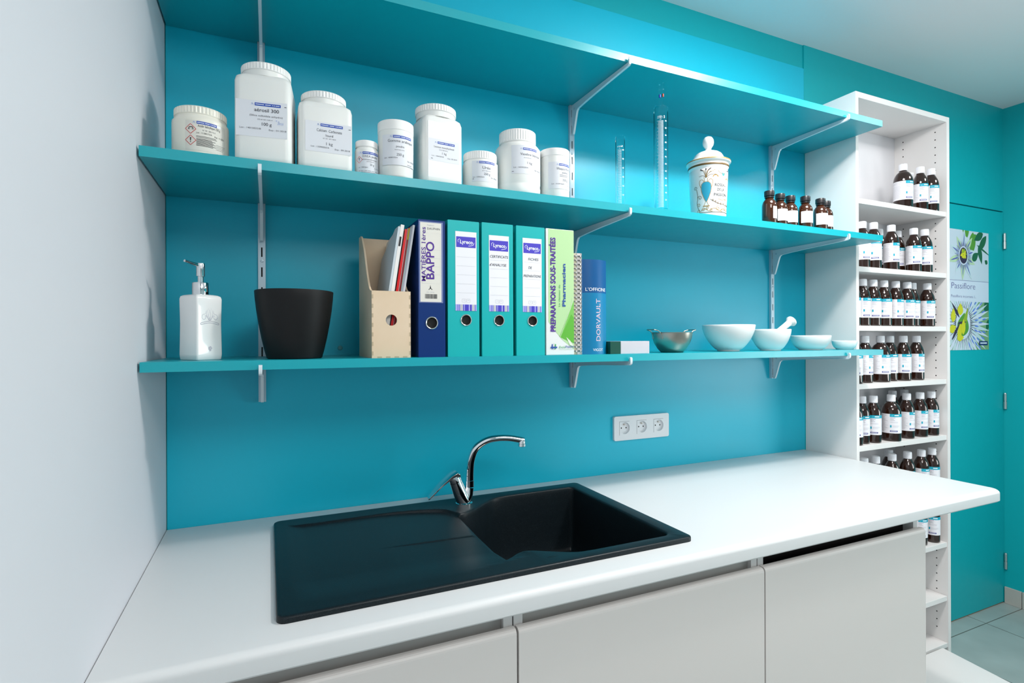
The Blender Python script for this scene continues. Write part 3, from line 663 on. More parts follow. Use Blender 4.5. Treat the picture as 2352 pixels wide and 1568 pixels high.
# salicylic acid
def L_sal(m, mp):
    m.patch(-.030, .048, .0085, .0665, mp, 30, 7, .0003)
    icon_band(m, mp, -.010, .026, .0655, .0052); m.patch(.026, .0345, .0603, .0655, mp, 4, 4, .0007)
    m.text('Acide Salicylique 250 g', -.008, .0545, .0045, mp, 1, w=.041, align='L')
    m.text('N° CE : 200-712-3', .0, .0475, .0026, mp, 5, w=.023, align='L'); m.text('Lot : 11180172/A', -.0105, .0415, .0030, mp, 1, w=.027, align='L')
    m.text('Exp : 11-2015', .0215, .0395, .0030, mp, 1, w=.021, align='L')
    hazard(m, mp, -.0205, .0495, .0095, 'c'); hazard(m, mp, -.0205, .0275, .0095, '!')
    m.lines(-.0105, .028, .037, 2, .0023, .0008, mp, 1, rag=.3); m.lines(-.0105, .024, .0318, 8, .0019, .0009, mp, 1, rag=.35); m.lines(.024, .045, .026, 4, .003, .0005, mp, 5)
roundjar((.098, -.2395, Z2), 'squat ivory jar of salicylic acid with two red diamond hazard signs, at the left wall',
  [(0, .0005), (.047, .0), (.0498, .002), (.0506, .006), (.0506, .070), (.0502, .074), (.0480, .077), (.0462, .079), (.0462, .082), (.0455, .083)], (.0471, .0825, .098), L_sal, IVORY, math.radians(9), .0506)
# DHEA
def L_dh(m, mp):
    m.patch(-.026, .034, .003, .0515, mp, 30, 0, .0003); icon_band(m, mp, -.0125, .027, .0505, .0050); hazard(m, mp, -.0205, .0330, .0075, '!')
    m.text('D.H.E.A. poudre', -.0125, .0385, .0047, mp, 5, w=.034, align='L'); m.text('déhydroépiandrostérone', -.0130, .0325, .0024, mp, 5, w=.033, align='L')
    m.text('CE N°200-175-5', -.004, .028, .0020, mp, 5, w=.017, align='L'); m.text('25 g', .003, .0205, .0044, mp, 5, w=.0095, align='L')
    m.text('Lot : 15050186/A', -.022, .0150, .0024, mp, 5, w=.021, align='L'); m.text('Exp : 04-2018', .0135, .0150, .0022, mp, 5, w=.015, align='L'); m.lines(-.022, .028, .009, 2, .003, .0008, mp, 5)
roundjar((.424, -.266, Z2), 'smallest white jar, DHEA powder with a red hazard diamond', [(0, .0005), (.023, 0), (.0255, .003), (.0255, .056), (.0245, .0595), (.0225, .061), (.0225, .064)], (.0243, .0635, .0775), L_dh, R=.0255, ribs=False)
# gum arabic
def L_go(m, mp):
    m.patch(-.040, .044, .025, .0925, mp, 30, 0, .0003); icon_band(m, mp, -.0145, .030, .0905, .0055)
    m.text('Gomme arabique', -.026, .0755, .0060, mp, 5, w=.060, align='L'); m.text('poudre', .0015, .0640, .0045, mp, 5, w=.018); m.text('CE N°232-519-5', .0, .0575, .0020, mp, 5, w=.022)
    m.text('250 g', .0015, .0455, .0055, mp, 5, w=.0165); m.text('Lot : 16040192/A', -.0345, .0395, .0030, mp, 5, w=.030, align='L'); m.text('Exp : 04-2020', .019, .0350, .0030, mp, 5, w=.022, align='L'); m.lines(.018, .035, .0225 + .006, 1, 1, .0008, mp, 5)
roundjar((.489, -.268, Z2), 'tall plain cylindrical jar of gum arabic powder left of the tall square lactose jar', [(0, .001), (.036, .0), (.0375, .001), (.0385, .004), (.0395, .05), (.0400, .100), (.0395, .1045)], (.0403, .104, .127), L_go, R=.0401, ribs=False)
# urea
def L_ur(m, mp):
    m.patch(-.036, .046, .018, .0680, mp, 30, 0, .0003); icon_band(m, mp, -.018, .024, .0665, .0052)
    m.text('Urée', .0005, .0480, .0068, mp, 5, w=.0205); m.text('CE N°200-315-5', .0, .0425, .0020, mp, 5, w=.0225); m.text('250 g', .0015, .0335, .0055, mp, 5, w=.0160)
    m.text('Lot : 15090236/A', -.0335, .0270, .0029, mp, 5, w=.028, align='L'); m.text('Exp : 08-2018', .012, .0270, .0029, mp, 5, w=.022, align='L'); m.lines(-.0345, -.029, .0245, 1, 1, .0012, mp, 5)
roundjar((.703, -.247, Z2), 'squat white jar of urea with ribbed lid, between two taller jars', [(0, .001), (.040, 0), (.0430, .002), (.0439, .008), (.0439, .064), (.0425, .069), (.0405, .072), (.0400, .076)], (.0414, .0745, .094), L_ur, R=.0439)
# vaseline
def L_va(m, mp):
    m.patch(-.041, .056, .050, .1210, mp, 30, 0, .0003); icon_band(m, mp, -.0115, .030, .1150, .0055)
    m.text('Vaseline blanche', -.0185, .0960, .0060, mp, 5, w=.060, align='L'); m.text('CE N°232-373-2', .0015, .0890, .0020, mp, 5, w=.022); m.text('1 kg', .0065, .0750, .0058, mp, 5, w=.0135)
    m.text('Lot : 16030220/A', -.036, .0640, .0032, mp, 5, w=.038, align='L'); m.text('Exp : 04-2019', .0225, .0610, .0032, mp, 5, w=.025, align='L'); m.lines(-.040, -.034, .0560, 1, 1, .0012, mp, 5)
roundjar((.813, -.2315, Z2), 'large round white jar of white petroleum jelly with ribbed lid', [(0, .001), (.054, 0), (.0575, .003), (.0585, .010), (.0592, .022), (.0582, .026), (.0582, .030), (.0592, .034), (.0592, .112), (.0585, .119), (.0560, .126), (.0520, .1310), (.0478, .134), (.0455, .135), (.0455, .139)], (.0475, .1375, .168), L_va, R=.0592)
# witepsol
def L_wi(m, mp):
    m.patch(-.036, .044, .0240, .0930, mp, 30, 0, .0003); icon_band(m, mp, -.0075, .030, .0890, .0055)
    m.text('Witepsol ® W 25', -.0145, .0725, .0062, mp, 5, w=.048, align='L'); m.text('pastilles', .0100, .0640, .0042, mp, 5, w=.018); m.lines(-.006, .022, .0600, 2, .0034, .0009, mp, 5, rag=.15)
    m.text('250 g', .0100, .0440, .0058, mp, 5, w=.0165); m.text('Lot : 15120106/B', -.0275, .0350, .0030, mp, 5, w=.034, align='L'); m.text('Exp : 12-2017', .020, .0330, .0030, mp, 5, w=.022, align='L')
roundjar((.9115, -.2515, Z2), 'cylindrical white jar with snap lid, rightmost of the jars beside the middle wall rail', [(0, .001), (.0355, 0), (.0375, .002), (.0385, .006), (.0388, .108), (.0382, .111)], (.0394, .1105, .130), L_wi, R=.0389, ribs=False)

# square jars
def squarejar(loc, lab, W, H, LR, LH, rz, fn, ch=.013):
    t = thing('powder_jar', loc, lab, 'jar', JG, math.radians(rz)); h = W / 2; lo = []
    for z, i_, c in ((0, .004, ch), (.003, .0012, ch), (.012, 0, ch), (H - .018, 0, ch), (H - .008, .002, ch + .002), (H - .002, .008, ch + .004), (H, .018, ch + .004)):
        lo.append([(x, y, z) for x, y in rrect(-h + i_, h - i_, -h + i_, h - i_, c, 5)])
    m = MB(); m.loft(lo); m.lathe([(LR * .955, H - .002), (LR * .955, H + .004), (LR * .965, H + LH * .42), (LR * .93, H + LH * .45)], 60)
    fixn(m.build('jar_body', PLASW, t, auto=45))
    m = MB(); ridged(m, LR, H + LH * .40, H + LH); m.build('screw_lid', LIDW, t)
    m = MB(); fn(m, planem(-h)); m.build('paper_label', LM, t); return t
def L_ae(m, mp):
    m.patch(-.050, .046, .052, .1255, mp, 1, 0, .0003); icon_band(m, mp, -.0150, .0340, .1210, .0058)
    m.text('aérosil 300', .0075, .1035, .0068, mp, 5, w=.0465, bold=.01); m.text('(Silice colloïdale anhydre)', .0065, .0935, .0035, mp, 5, w=.062); m.text('CE N°231-545-4', .004, .0865, .0022, mp, 5, w=.028)
    m.text('100 g', .0075, .0755, .0060, mp, 5, w=.0185, bold=.01); m.text('Lot : 14010033/B', -.0430, .0670, .0032, mp, 5, w=.0395, align='L'); m.text('Exp : 01-2018', .0115, .0660, .0032, mp, 5, w=.0330, align='L')
    m.lines(.041, .045, .1180, 1, 1, .0014, mp, 5); m.text('2025', .0330, .0800, .0042, mp, 3, w=.0115, shear=.2); m.text('4.9', .0270, .0855, .0030, mp, 3, w=.008, rot=-25)
squarejar((.2200, -.2350, Z2), 'tallest square white jar, aerosil, its bracket rail right behind it', .1080, .184, .0490, .0255, -7.3, L_ae)
def L_ca(m, mp):
    m.patch(-.042, .052, .0370, .1010, mp, 1, 0, .0003); icon_band(m, mp, -.0115, .0340, .0975, .0056)
    m.text('Calcium  Carbonate', -.0190, .0805, .0058, mp, 5, w=.0510, align='L'); m.text('lourd', .0065, .0710, .0050, mp, 5, w=.0150); m.text('N° CE : 207-439-9', .0065, .0655, .0022, mp, 5, w=.026)
    m.text('1 kg', .0065, .0530, .0058, mp, 5, w=.0130); m.text('Lot : 13090050/A', -.0310, .0460, .0032, mp, 5, w=.0370, align='L'); m.text('Exp : 09-2018', .0175, .0445, .0032, mp, 5, w=.0310, align='L'); m.lines(.046, .052, .0930, 1, 1, .0012, mp, 5)
squarejar((.3360, -.2350, Z2), 'square white jar of heavy calcium carbonate next to the tallest jar', .1100, .1475, .0475, .0250, 0, L_ca)
def L_la(m, mp):
    m.patch(-.040, .040, .0020 + .012, .1440, mp, 1, 4, .0002); m.patch(-.0385, .0385, .0530, .1040, mp, 1, 0, .0004); icon_band(m, mp, -.0165, .0270, .0985, .0052)
    m.text('Lactose monohydraté', .0, .0840, .0042, mp, 5, w=.0510); m.text('CE N°200-559-2', -.0015, .0785, .0022, mp, 5, w=.022); m.text('1 kg', .0005, .0700, .0048, mp, 5, w=.0110)
    m.text('Lot : 14060205/B', -.0310, .0630, .0026, mp, 5, w=.0300, align='L'); m.text('Exp : 05-2019', .0090, .0615, .0026, mp, 5, w=.0240, align='L'); m.lines(-.033, -.028, .0580, 1, 1, .0012, mp, 5)
squarejar((.5930, -.2350, Z2), 'tall square white jar of lactose monohydrate', .1000, .163, .0490, .0270, 6.5, L_la)

# ------------------------------------------------------------ glassware
def measuring(loc, lab, R, H, n, top, nums, title):
    t = thing('measuring_cylinder', loc, lab, 'measuring cylinder', 'glass measuring cylinders on the middle shelf')
    W = .0011; P = [(0, .001), (R * 1.25, 0), (R * 1.3, .0015), (R * 1.0, .006), (R, .009), (R, H - .004), (R + .0012, H - .0015), (R + .0008, H), (R - W, H - .001), (R - W, .010), (0, .009)]
    m = MB(); nn = 40
    def rf(j, k):
        a = 2 * PI * j / nn; dd = abs((a - PI * 1.1 + PI) % (2 * PI) - PI)
        return 1 + (.30 * math.exp(-(dd / .28) ** 2) if k in (6, 7, 8) else 0)
    m.lathe(P, nn, rf=rf); m.build('glass_tube', GLASS, t)
    m = MB(); mp = cylm(R, math.radians(-36)); st = top / n
    for i in range(n + 1):
        big = i % 5 == 0; m.patch(-R * (.62 if big else .45), R * .3, .012 + st * i, .012 + st * i + .0007, mp, 8, 0, .0002)
    for i, s_ in enumerate(nums): m.text(s_, R * .68, .012 + top * (i + 1) / len(nums) - .0016, .0036, mp, 0, w=.0055, bold=.02, d=.0002)
    m.text(title, 0, top + .020, R * .34, mp, 0, w=R * 1.1, d=.0002, bold=.02); m.text('ml', -R * .1, top + .0155, R * .16, mp, 0, d=.0002, bold=.02)
    m.build('graduations', GRAD, t); return t
measuring((1.120, -.252, Z2), 'short slim glass measuring cylinder beside the middle wall rail', .0130, .202, 60, .150, ['10', '20', '30', '40', '50', '60'], 'ml')
measuring((1.2525, -.265, Z2), 'tall glass measuring cylinder marked 250, holding two pipettes', .0196, .300, 125, .245, ['20', '40', '60', '80', '100', '120', '140', '160', '180', '200', '220', '240'], '250 : 2')
for lab, x0, x1, y0, y1, ztop, mi, bl_ in (('thin glass pipette with a blue mark standing in the tall cylinder', .004, -.0085, .004, -.006, .352, mat('blue_glass_mark', (.02, .04, .4), .4), .320), ('thin glass pipette with a red mark standing in the tall cylinder', -.003, .0125, -.002, .004, .366, mat('red_glass_mark', (.35, .03, .01), .4), .329)):
    t = thing('glass_pipette', (1.2525, -.265, Z2 + .0115), lab, 'pipette', 'glass pipettes in the tall cylinder')
    f_ = lambda q: (x0 + (x1 - x0) * q, y0 + (y1 - y0) * q, ztop * q)
    m = MB(); m.tube([f_(q) for q in (0, .08, .3, .62, .68, .74, .8, .95, 1)], [.0008, .0022, .0024, .0024, .0032, .0028, .0026, .0024, .0022], 14); m.build('glass_stem', GLASS, t)
    q = bl_ / ztop; m = MB(); m.tube([f_(q - .012), f_(q + .012)], .0027, 12); m.build('colour_mark', mi, t)

# ------------------------------------------------------------ porcelain apothecary jar
px, py = 1.4625, -.2330
t = thing('apothecary_jar', (px, py, Z2), 'white porcelain apothecary jar painted with gold reeds and a turquoise vase', 'jar')
bp = [(0, .001), (.048, 0), (.0505, .002), (.0515, .012), (.0522, .030), (.0545, .075), (.0562, .115), (.0570, .135), (.0575, .146), (.0560, .1495), (.0560, .152), (.0590, .157), (.0600, .165), (.0595, .1695)]
MB().lathe(bp, 72).build('jar_body', CERAM, t, auto=60)
m = MB(); lp = [(.0590, .1695), (.0645, .1725), (.0660, .1755), (.0650, .1785), (.0600, .1815), (.0540, .1850), (.0480, .1895), (.0440, .196), (.0400, .2025), (.0330, .2085), (.0240, .2120), (.0140, .2150), (.0095, .2190), (.0085, .2225), (.0105, .2265), (.0150, .2330), (.0168, .2410), (.0160, .2500), (.0115, .2575), (.0060, .2605), (0, .2610)]
m.lathe(lp, 72); m.build('jar_lid', CERAM, t, auto=70)
m = MB(); m.lathe([(.0640, .1785), (.0652, .1787), (.0662, .1765), (.0664, .1755), (.0655, .176)], 72, caps=False); m.build('lid_gold_rim', GOLD, t)
for nm_, pr_ in (('neck_gold_band', [(.0593, .1580), (.0602, .1590), (.0603, .1630), (.0601, .1635)]), ('foot_gold_band', [(.0523, .0165), (.0525, .0168), (.05255, .0178), (.0522, .018)])):
    m = MB(); m.lathe(pr_, 72, caps=False); m.build(nm_, DGOLD, t)
def rprof(v):
    for (r0, z0), (r1, z1) in zip(bp[1:], bp[2:]):
        if z0 <= v <= z1: return r0 + (r1 - r0) * (v - z0) / (z1 - z0 + 1e-9)
    return .055
base_m = cylm(.055, math.radians(-30), rf=rprof); m = MB(); d1 = .0004
mp = base_m
vx = -.0200
vase = [(0, .048), (.006, .060), (.0115, .075), (.0140, .090), (.0125, .101), (.007, .107), (0, .108)]; vase = vase + [(-a, b_) for a, b_ in vase[::-1][1:-1]]
for (a0_, z0_), (a1_, z1_) in zip(vase[:6], vase[1:7]):
    for q in range(8):
        f0, f1 = -1 + q / 4, -1 + (q + 1) / 4; m.add([mp(vx + a0_ * f0, z0_, d1), mp(vx + a0_ * f1, z0_, d1), mp(vx + a1_ * f1, z1_, d1), mp(vx + a1_ * f0, z1_, d1)], [(0, 1, 2, 3)], 2)
m.stroke([(vx - a - .001, b_) for a, b_ in vase[:7]], .0012, mp, 0, d1 + .0001); m.stroke([(vx + a + .001, b_) for a, b_ in vase[:7]], .0012, mp, 0, d1 + .0001)
for sg in (-1, 1):
    m.stroke(catmull([(vx + sg * .005, .107), (vx + sg * .011, .115), (vx + sg * .0185, .112), (vx + sg * .019, .102), (vx + sg * .0155, .092)], 5), .0013, mp, 0, d1)
    m.stroke([(vx + sg * .002, .048), (vx + sg * .007, .037)], .0012, mp, 0, d1); m.stroke([(vx + sg * .0035, .107), (vx + sg * .0045, .118), (vx + sg * .007, .121)], .0012, mp, 0, d1)
m.patch(vx - .010, vx + .010, .0345, .037, mp, 6, 0, d1)
for dx, h_, b2, mi in ((-.020, .125, -.008, 1), (-.016, .146, -.003, 3), (-.007, .143, 0, 0), (0, .148, 0, 3), (.008, .144, 0, 0), (.014, .148, .002, 3), (.026, .142, .004, 0), (.030, .128, .008, 1), (.022, .138, .006, 1)):
    P = catmull([(vx, .120), (vx + dx * .45, .120 + (h_ - .120) * .6 + .004), (vx + dx, h_)], 6); m.stroke(P, .0011, mp, 1 if mi == 3 else mi, d1)
    if mi == 3: m.stroke([P[-6], P[-1]], .0032, mp, 3, d1 + .0002)
for (x, z) in ((.012, .1475), (.048, .142)): m.stroke([(x, z), (x + .012, z + .001)], .0028, mp, 3, d1)
sh = lambda x, z, r: m.poly([(x + r * math.cos(PI * k / 10), z + .8 * r * math.sin(PI * k / 10)) for k in range(11)], mp, 0, d1)
sh(.007, .121, .009); sh(.050, .114, .008)
m.poly([(.026, .134), (.040, .134), (.037, .128), (.033, .124), (.029, .128)], mp, 2, d1); m.stroke(catmull([(.014, .140), (.020, .134), (.028, .131), (.038, .131), (.046, .135), (.051, .140)], 4), .001, mp, 0, d1 + .0001)
def scroll(cx, cz, r, turns, a0, mi=0, sg=1):
    m.stroke([(cx + r * (1 - k / 30) * math.cos(a0 + sg * turns * 2 * PI * k / 26), cz + r * (1 - k / 30) * math.sin(a0 + sg * turns * 2 * PI * k / 26)) for k in range(26)], .0013, mp, mi, d1)
m.stroke(catmull([(-.050, .090), (-.047, .076), (-.0465, .060), (-.049, .045), (-.045, .030), (-.040, .022)], 5), .0015, mp, 1, d1)
scroll(-.0535, .092, .006, 1.3, 0, 1); scroll(-.0390, .062, .007, 1.3, 3.1, 1, -1); scroll(-.0430, .040, .006, 1.2, 3.1, 0, -1); scroll(-.044, .020, .0065, 1.2, 1, 0)
m.stroke(catmull([(-.040, .020), (-.025, .028), (-.012, .021), (.0, .028), (.012, .026), (.022, .020), (.036, .028), (.052, .022), (.064, .030)], 5), .0013, mp, 0, d1)
for x, z, r in ((-.028, .026, .006), (-.016, .030, .005), (-.005, .024, .0055), (.016, .028, .007), (.030, .024, .006), (.044, .030, .007), (.056, .026, .006), (.060, .038, .005)): scroll(x, z, r, 1.3, x * 90, 0, 1 if x > 0 else -1)
m.stroke(catmull([(-.008, .055), (.004, .048), (.018, .042), (.034, .041), (.050, .038), (.066, .040)], 5), .0013, mp, 1, d1)
for x, z in ((-.004, .055), (.004, .051), (.012, .047), (.022, .045), (.034, .045), (.046, .043), (.056, .042)):
    for sg in (-1, 1): m.poly([(x, z - .003), (x + .004, z - .003 + sg * .0035), (x + .006, z - .003 + sg * .001)], mp, 1, d1 + .0001)
m.stroke(catmull([(.016, .056), (.030, .053), (.042, .056), (.056, .050)], 5), .0011, mp, 0, d1); scroll(.044, .053, .004, 1, 0)
m.build('painted_decoration', [GOLD, DGOLD, TURQP, mat('slate_reed_paint', (.06, .06, .09), .4)], t)
m = MB()
for s_, z, wd in (('ROSEAU', .0935, .040), ('DE LA', .0795, .025), ('PASSION', .0645, .045)): m.text(s_, .025, z, .0082, mp, 0, w=wd, d=.0005, bold=.008)
m.build('painted_lettering', INK, t)

# ------------------------------------------------------------ small amber bottles
def small_bottle():
    t = thing('dropper_bottle', (0, 0, -5), 'x', 'bottle', 'small amber bottles at the right end of the middle shelf'); R = .0222
    MB().lathe([(0, .002), (R * .8, .0015), (R - .003, 0), (R, .004), (R, .059), (R * .98, .065), (R * .88, .073), (R * .70, .079), (.0125, .0825), (.0115, .086)], 40).build('glass_body', AMBERS, t, auto=60)
    MB().lathe([(R * .0, .003), (R - .002, .003), (R - .0016, .006), (R - .0016, .036), (0, .036)], 32).build('liquid', mat('dark_brown_liquid', (.03, .006, .002), .2), t)
    m = MB(); m.lathe([(.0140, .0865), (.0140, .0895), (.0118, .0900), (.0118, .0915), (.0150, .0925), (.0153, .0950), (.0153, .1065), (.0145, .1085), (.0120, .1095), (0, .1095)], 40); m.build('screw_cap', BLACKCAP, t)
    m = MB(); mp = cylm(R); m.patch(-.0225, .030, .0185, .0565, mp, 24, 0, .0002); st = random.getstate(); random.seed(5)
    m.lines(-.008, .022, .048, 4, .0055, .0006, mp, 1, d=.0004, rag=.4); m.lines(-.019, .022, .0255, 2, .0025, .0006, mp, 1, d=.0004); random.setstate(st)
    m.build('paper_label', [WHITEP, PALEINK], t); return t
B = small_bottle()
sb = [(1.686, -.2668, 38, 'small amber bottle with black cap, first from the left, label turned half away'), (1.748, -.2560, -10, 'small amber bottle with black cap, second from the left'), (1.801, -.2520, -12, 'small amber bottle with black cap, third from the left'), (1.852, -.2680, -28, 'small amber bottle with black cap, fourth from the left'), (1.9265, -.2680, -30, 'small amber bottle with black cap, fifth from the left'), (1.976, -.2520, -38, 'small amber bottle with black cap, nearest the tall white shelving')]
for i, (x, y, r, lab) in enumerate(sb):
    if i == 0: B.location = (x, y, Z2); B.rotation_euler = (0, 0, math.radians(r)); B['label'] = lab
    else: dup(B, (x, y, Z2), math.radians(r), lab)

# ------------------------------------------------------------ soap dispenser
t = thing('soap_dispenser', (.0945, -.2160, Z1), 'square white ceramic soap dispenser with chrome pump', 'soap dispenser', None, math.radians(40.5))
h = .0285; lo = []
for z, i_, c in ((0, .003, .004), (.002, .0008, .004), (.012, .0, .004), (.04, .0004, .004), (.075, .0008, .004), (.110, .0003, .004), (.126, .0, .004), (.131, .0012, .004), (.1335, .0045, .005), (.1350, .010, .006)):
    lo.append([(x, y, z) for x, y in rrect(-h + i_, h - i_, -h + i_, h - i_, c, 5)])
m = MB(); m.loft(lo); fixn(m.build('ceramic_body', CERAM, t, auto=60))
mp = planem(-h + .0012); REL = mat('grey_relief_glaze', (.48, .49, .56), .2); m = MB(); Dm = .0004
def st2(P, w_=.0014, sm=True):
    P = catmull(P, 6) if sm and len(P) > 2 else P
    m.tube([mp(a, b_, .0002) for a, b_ in P], w_ / 2, 6)
cz = .080
st2([(-.019, cz - .004), (-.010, cz - .0015), (0, cz), (.010, cz - .0015), (.019, cz - .004)]); st2([(-.019, cz - .0075), (-.010, cz - .005), (0, cz - .0035), (.010, cz - .005), (.019, cz - .0075)])
st2([(-.019, cz - .004), (-.0202, cz - .0058), (-.019, cz - .0075)]); st2([(.019, cz - .004), (.0202, cz - .0058), (.019, cz - .0075)])
for sg in (-1, 1):
    st2([(0, cz + .001), (sg * .0055, cz + .009), (sg * .0065, cz + .017), (sg * .003, cz + .025), (0, cz + .0305)])
    st2([(0, cz + .0035), (sg * .0022, cz + .011), (sg * .001, cz + .020), (0, cz + .0235)]); st2([(sg * .0075, cz + .022), (sg * .0095, cz + .015), (sg * .0155, cz + .0125), (sg * .0165, cz + .006), (sg * .0125, cz + .003), (sg * .0085, cz + .007), (sg * .0105, cz + .0115)])
    st2([(sg * .0085, cz + .012), (sg * .0045, cz + .0065), (sg * .0015, cz + .0015)])
m.build('crown_relief', REL, t)
m = MB(); mp2 = planem(-h)
for k in range(5): m.poly([(-.000 + .0032 * math.cos(k * 1.2566) * .8 + .0018 * math.cos(q), .0245 + .0032 * math.sin(k * 1.2566) * .8 + .0018 * math.sin(q)) for q in [2 * PI * j / 10 for j in range(10)]], mp2, 0, .0003 + k * .00003)
m.poly([(-.0012, .0215), (.0012, .0215), (.0022, .0185), (-.0022, .0185)], mp2, 0, .0003); m.build('tree_mark', REL, t)
m = MB(); m.lathe([(.0158, .1350), (.0160, .1365), (.0160, .1585), (.0150, .1600), (.0055, .1605), (.0055, .1725), (.0070, .1728)], 40); m.build('pump_collar', CHROME, t)
m = MB(); m.lathe([(.0070, .1728), (.0082, .1732), (.0082, .1985), (.0078, .2000), (0, .2002)], 32)
aa = math.radians(-40.5); Rt = Matrix.Rotation(aa, 3, 'Z'); P = [Rt @ Vector(v) for v in ((0, 0, .1955), (-.010, -.010, .1970), (-.020, -.021, .1995), (-.0255, -.0275, .2008))]
m.tube(P, [.0040, .0034, .0028, .0026], 16); m.build('pump_head', CHROME, t)

# black pot
t = thing('plant_pot', (.2755, -.2135, Z1), 'matt black round flower pot, empty, next to the soap dispenser', 'pot')
MB().lathe([(0, .001), (.054, .0), (.0572, .002), (.0620, .020), (.0675, .045), (.0730, .075), (.0775, .105), (.0803, .130), (.0815, .1455), (.0812, .1475), (.0800, .1480), (.0788, .1470), (.0770, .125), (.0700, .070), (.0600, .020), (.052, .006), (0, .005)], 96).build('pot_shell', BLACKP, t)

# ------------------------------------------------------------ wooden magazine holder and its papers
t = thing('magazine_file', (.4733, -.29, Z1), 'open pale plywood magazine file holding papers, left of the binders', 'magazine file')
x0, x1 = -.0434, .0434; th = .004; DB = .18; HF = .1495
m = MB(); m.holed([(x0, 0), (x1, 0), (x1, HF), (x0, HF)], [circ(.0, .0845, .0125)], 'y', 0, th, 0, 1)
m.build('front_panel', [PLY, PLYE], t)
prof = [(th + .0005, .0)] + [(DB, 0), (DB, .2955)] + catmull([(.152, .2955), (.141, .290), (.126, .2755), (.107, .256), (.089, .230), (.072, .203), (.052, .177), (.030, .157), (.012, .1502), (th + .0005, .1495)], 5)
for a, e in ((x0, x0 + th), (x1 - th, x1)):
    m = MB(); m.prism(prof, 'x', a, e); fixn(m.build('side_panel', PLY, t))
MB().box(x0 + th, x1 - th, DB - th, DB, 0, .2955).build('back_panel', PLY, t); MB().box(x0 + th, x1 - th, th, DB - th, .0, .004).build('bottom_panel', PLY, t)
m = MB()
for k in range(7):
    for xx in (x0, x1 - .0035): m.box(xx, xx + .0035, -.0002, .0, .006 + k * .021, .015 + k * .021)
for k in range(4): m.box(x0 + .012 + k * .019, x0 + .022 + k * .019, -.0002, .0, 0, .0035)
m.build('finger_joints', mat('joint_end_grain', (.50, .39, .26), .6), t)
docs = [('stack_of_sheets', 'pale blue sheets at the left of the magazine file, top corner showing', .4630, .0055, .297, mat('pale_blue_sheet', (.58, .65, .70), .7), 0),
        ('booklet', 'white stapled booklet with a black tab', .4700, .0085, .302, mat('off_white_booklet', (.84, .82, .80), .7), 1),
        ('card_folder', 'black card folder behind the red one', .4785, .004, .288, mat('black_card', (.01, .01, .012), .5), 0),
        ('card_folder', 'bright red glossy folder in the magazine file', .4835, .0060, .292, mat('red_gloss_card', (.65, .006, .01), .3), 0),
        ('booklet', 'thin pinkish booklet right of the red folder', .4900, .0025, .294, mat('pink_grey_page', (.45, .36, .38), .6), 0),
        ('card_folder', 'thin dark red folder with yellow top', .4935, .0035, .296, mat('dark_red_card', (.38, .01, .015), .35), 2),
        ('booklet', 'thin grey green booklet in the magazine file', .4975, .0035, .297, mat('grey_green_card', (.32, .38, .38), .6), 0),
        ('booklet', 'slim blue grey booklet in the magazine file', .5015, .0030, .298, mat('blue_grey_card', (.38, .40, .50), .6), 0),
        ('stack_of_sheets', 'white sheets against the right side of the magazine file', .5050, .0050, .3035, mat('white_sheets', (.80, .81, .86), .6), 0)]
lean = math.radians(8.7)
for k, (nm, lab, xb, thk, H, mm, ex) in enumerate(docs):
    xs = (xb - .4630) * .80 + .4475
    t2 = thing(nm, (xs, -.2770 + (k % 3) * .0012, Z1 + .0052), lab, 'papers', 'papers in the magazine file'); t2.rotation_euler = (0, lean, 0)
    DD = .150 if k < 3 else .085
    P = [(0, 0), (.155, 0), (.155, H - .055), (.055, H - .010), (.035, H), (0, H)] if k == 0 else [(0, 0), (DD, 0), (DD, H - .02), (.03, H), (0, H)]
    m = MB(); m.prism(P, 'x', 0, thk - .0006); fixn(m.build('pages', mm, t2))
    if ex == 1: MB().box(.0012, .0055, -.0004, -.0001, H - .05, H - .028).build('black_tab', INK, t2)
    if ex == 2: MB().box(.0, thk - .0006, -.0004, -.0001, H - .028, H - .0015).build('yellow_strip', mat('yellow_card', (.55, .38, .01), .5), t2)

# ------------------------------------------------------------ lever arch binders
YB = -.29
def binder(loc, lab, W, H, col, ringx, ringz, rr_, grp='lever arch binders on the lowest shelf', D=.283, edge=.004):
    t = thing('ring_binder', loc, lab, 'binder', grp)
    m = MB(); m.holed(rrect(0, W, 0, H, .0015, 2), [circ(ringx, ringz, rr_ * .84)], 'y', .0, .003, 0, 1); m.build('spine', [col, DARK], t)
    MB().box(0, .0028, .0032, D, 0, H).build('cover_board', col, t, bevel=.0008); MB().box(W - .0028, W, .0032, D, 0, H).build('cover_board', col, t, bevel=.0008)
    MB().box(.0032, W - .0032, .012, D - .01, .008, H - .018).build('filed_pages', DARK if False else PAGES, t)
    MB().box(ringx - .016, ringx + .016, .0042, .0052, ringz - .016, ringz + .016).build('hole_shade_plate', DARK, t)  # dark plate stands in for the shade inside the finger hole
    m = MB(); m.lathe([(rr_ * .80, -.001), (rr_ * .84, .0012), (rr_ * .92, .0018), (rr_, .0008), (rr_ * 1.0, -.001), (rr_ * .80, -.001)], 48, caps=False); m.build('finger_ring', RING, t, (ringx, -.0002, ringz), rot=(PI / 2, 0, 0))
    return t
BM = [WPAPER, LOGOP, WHITEP, PALEINK, LILAC, INK]
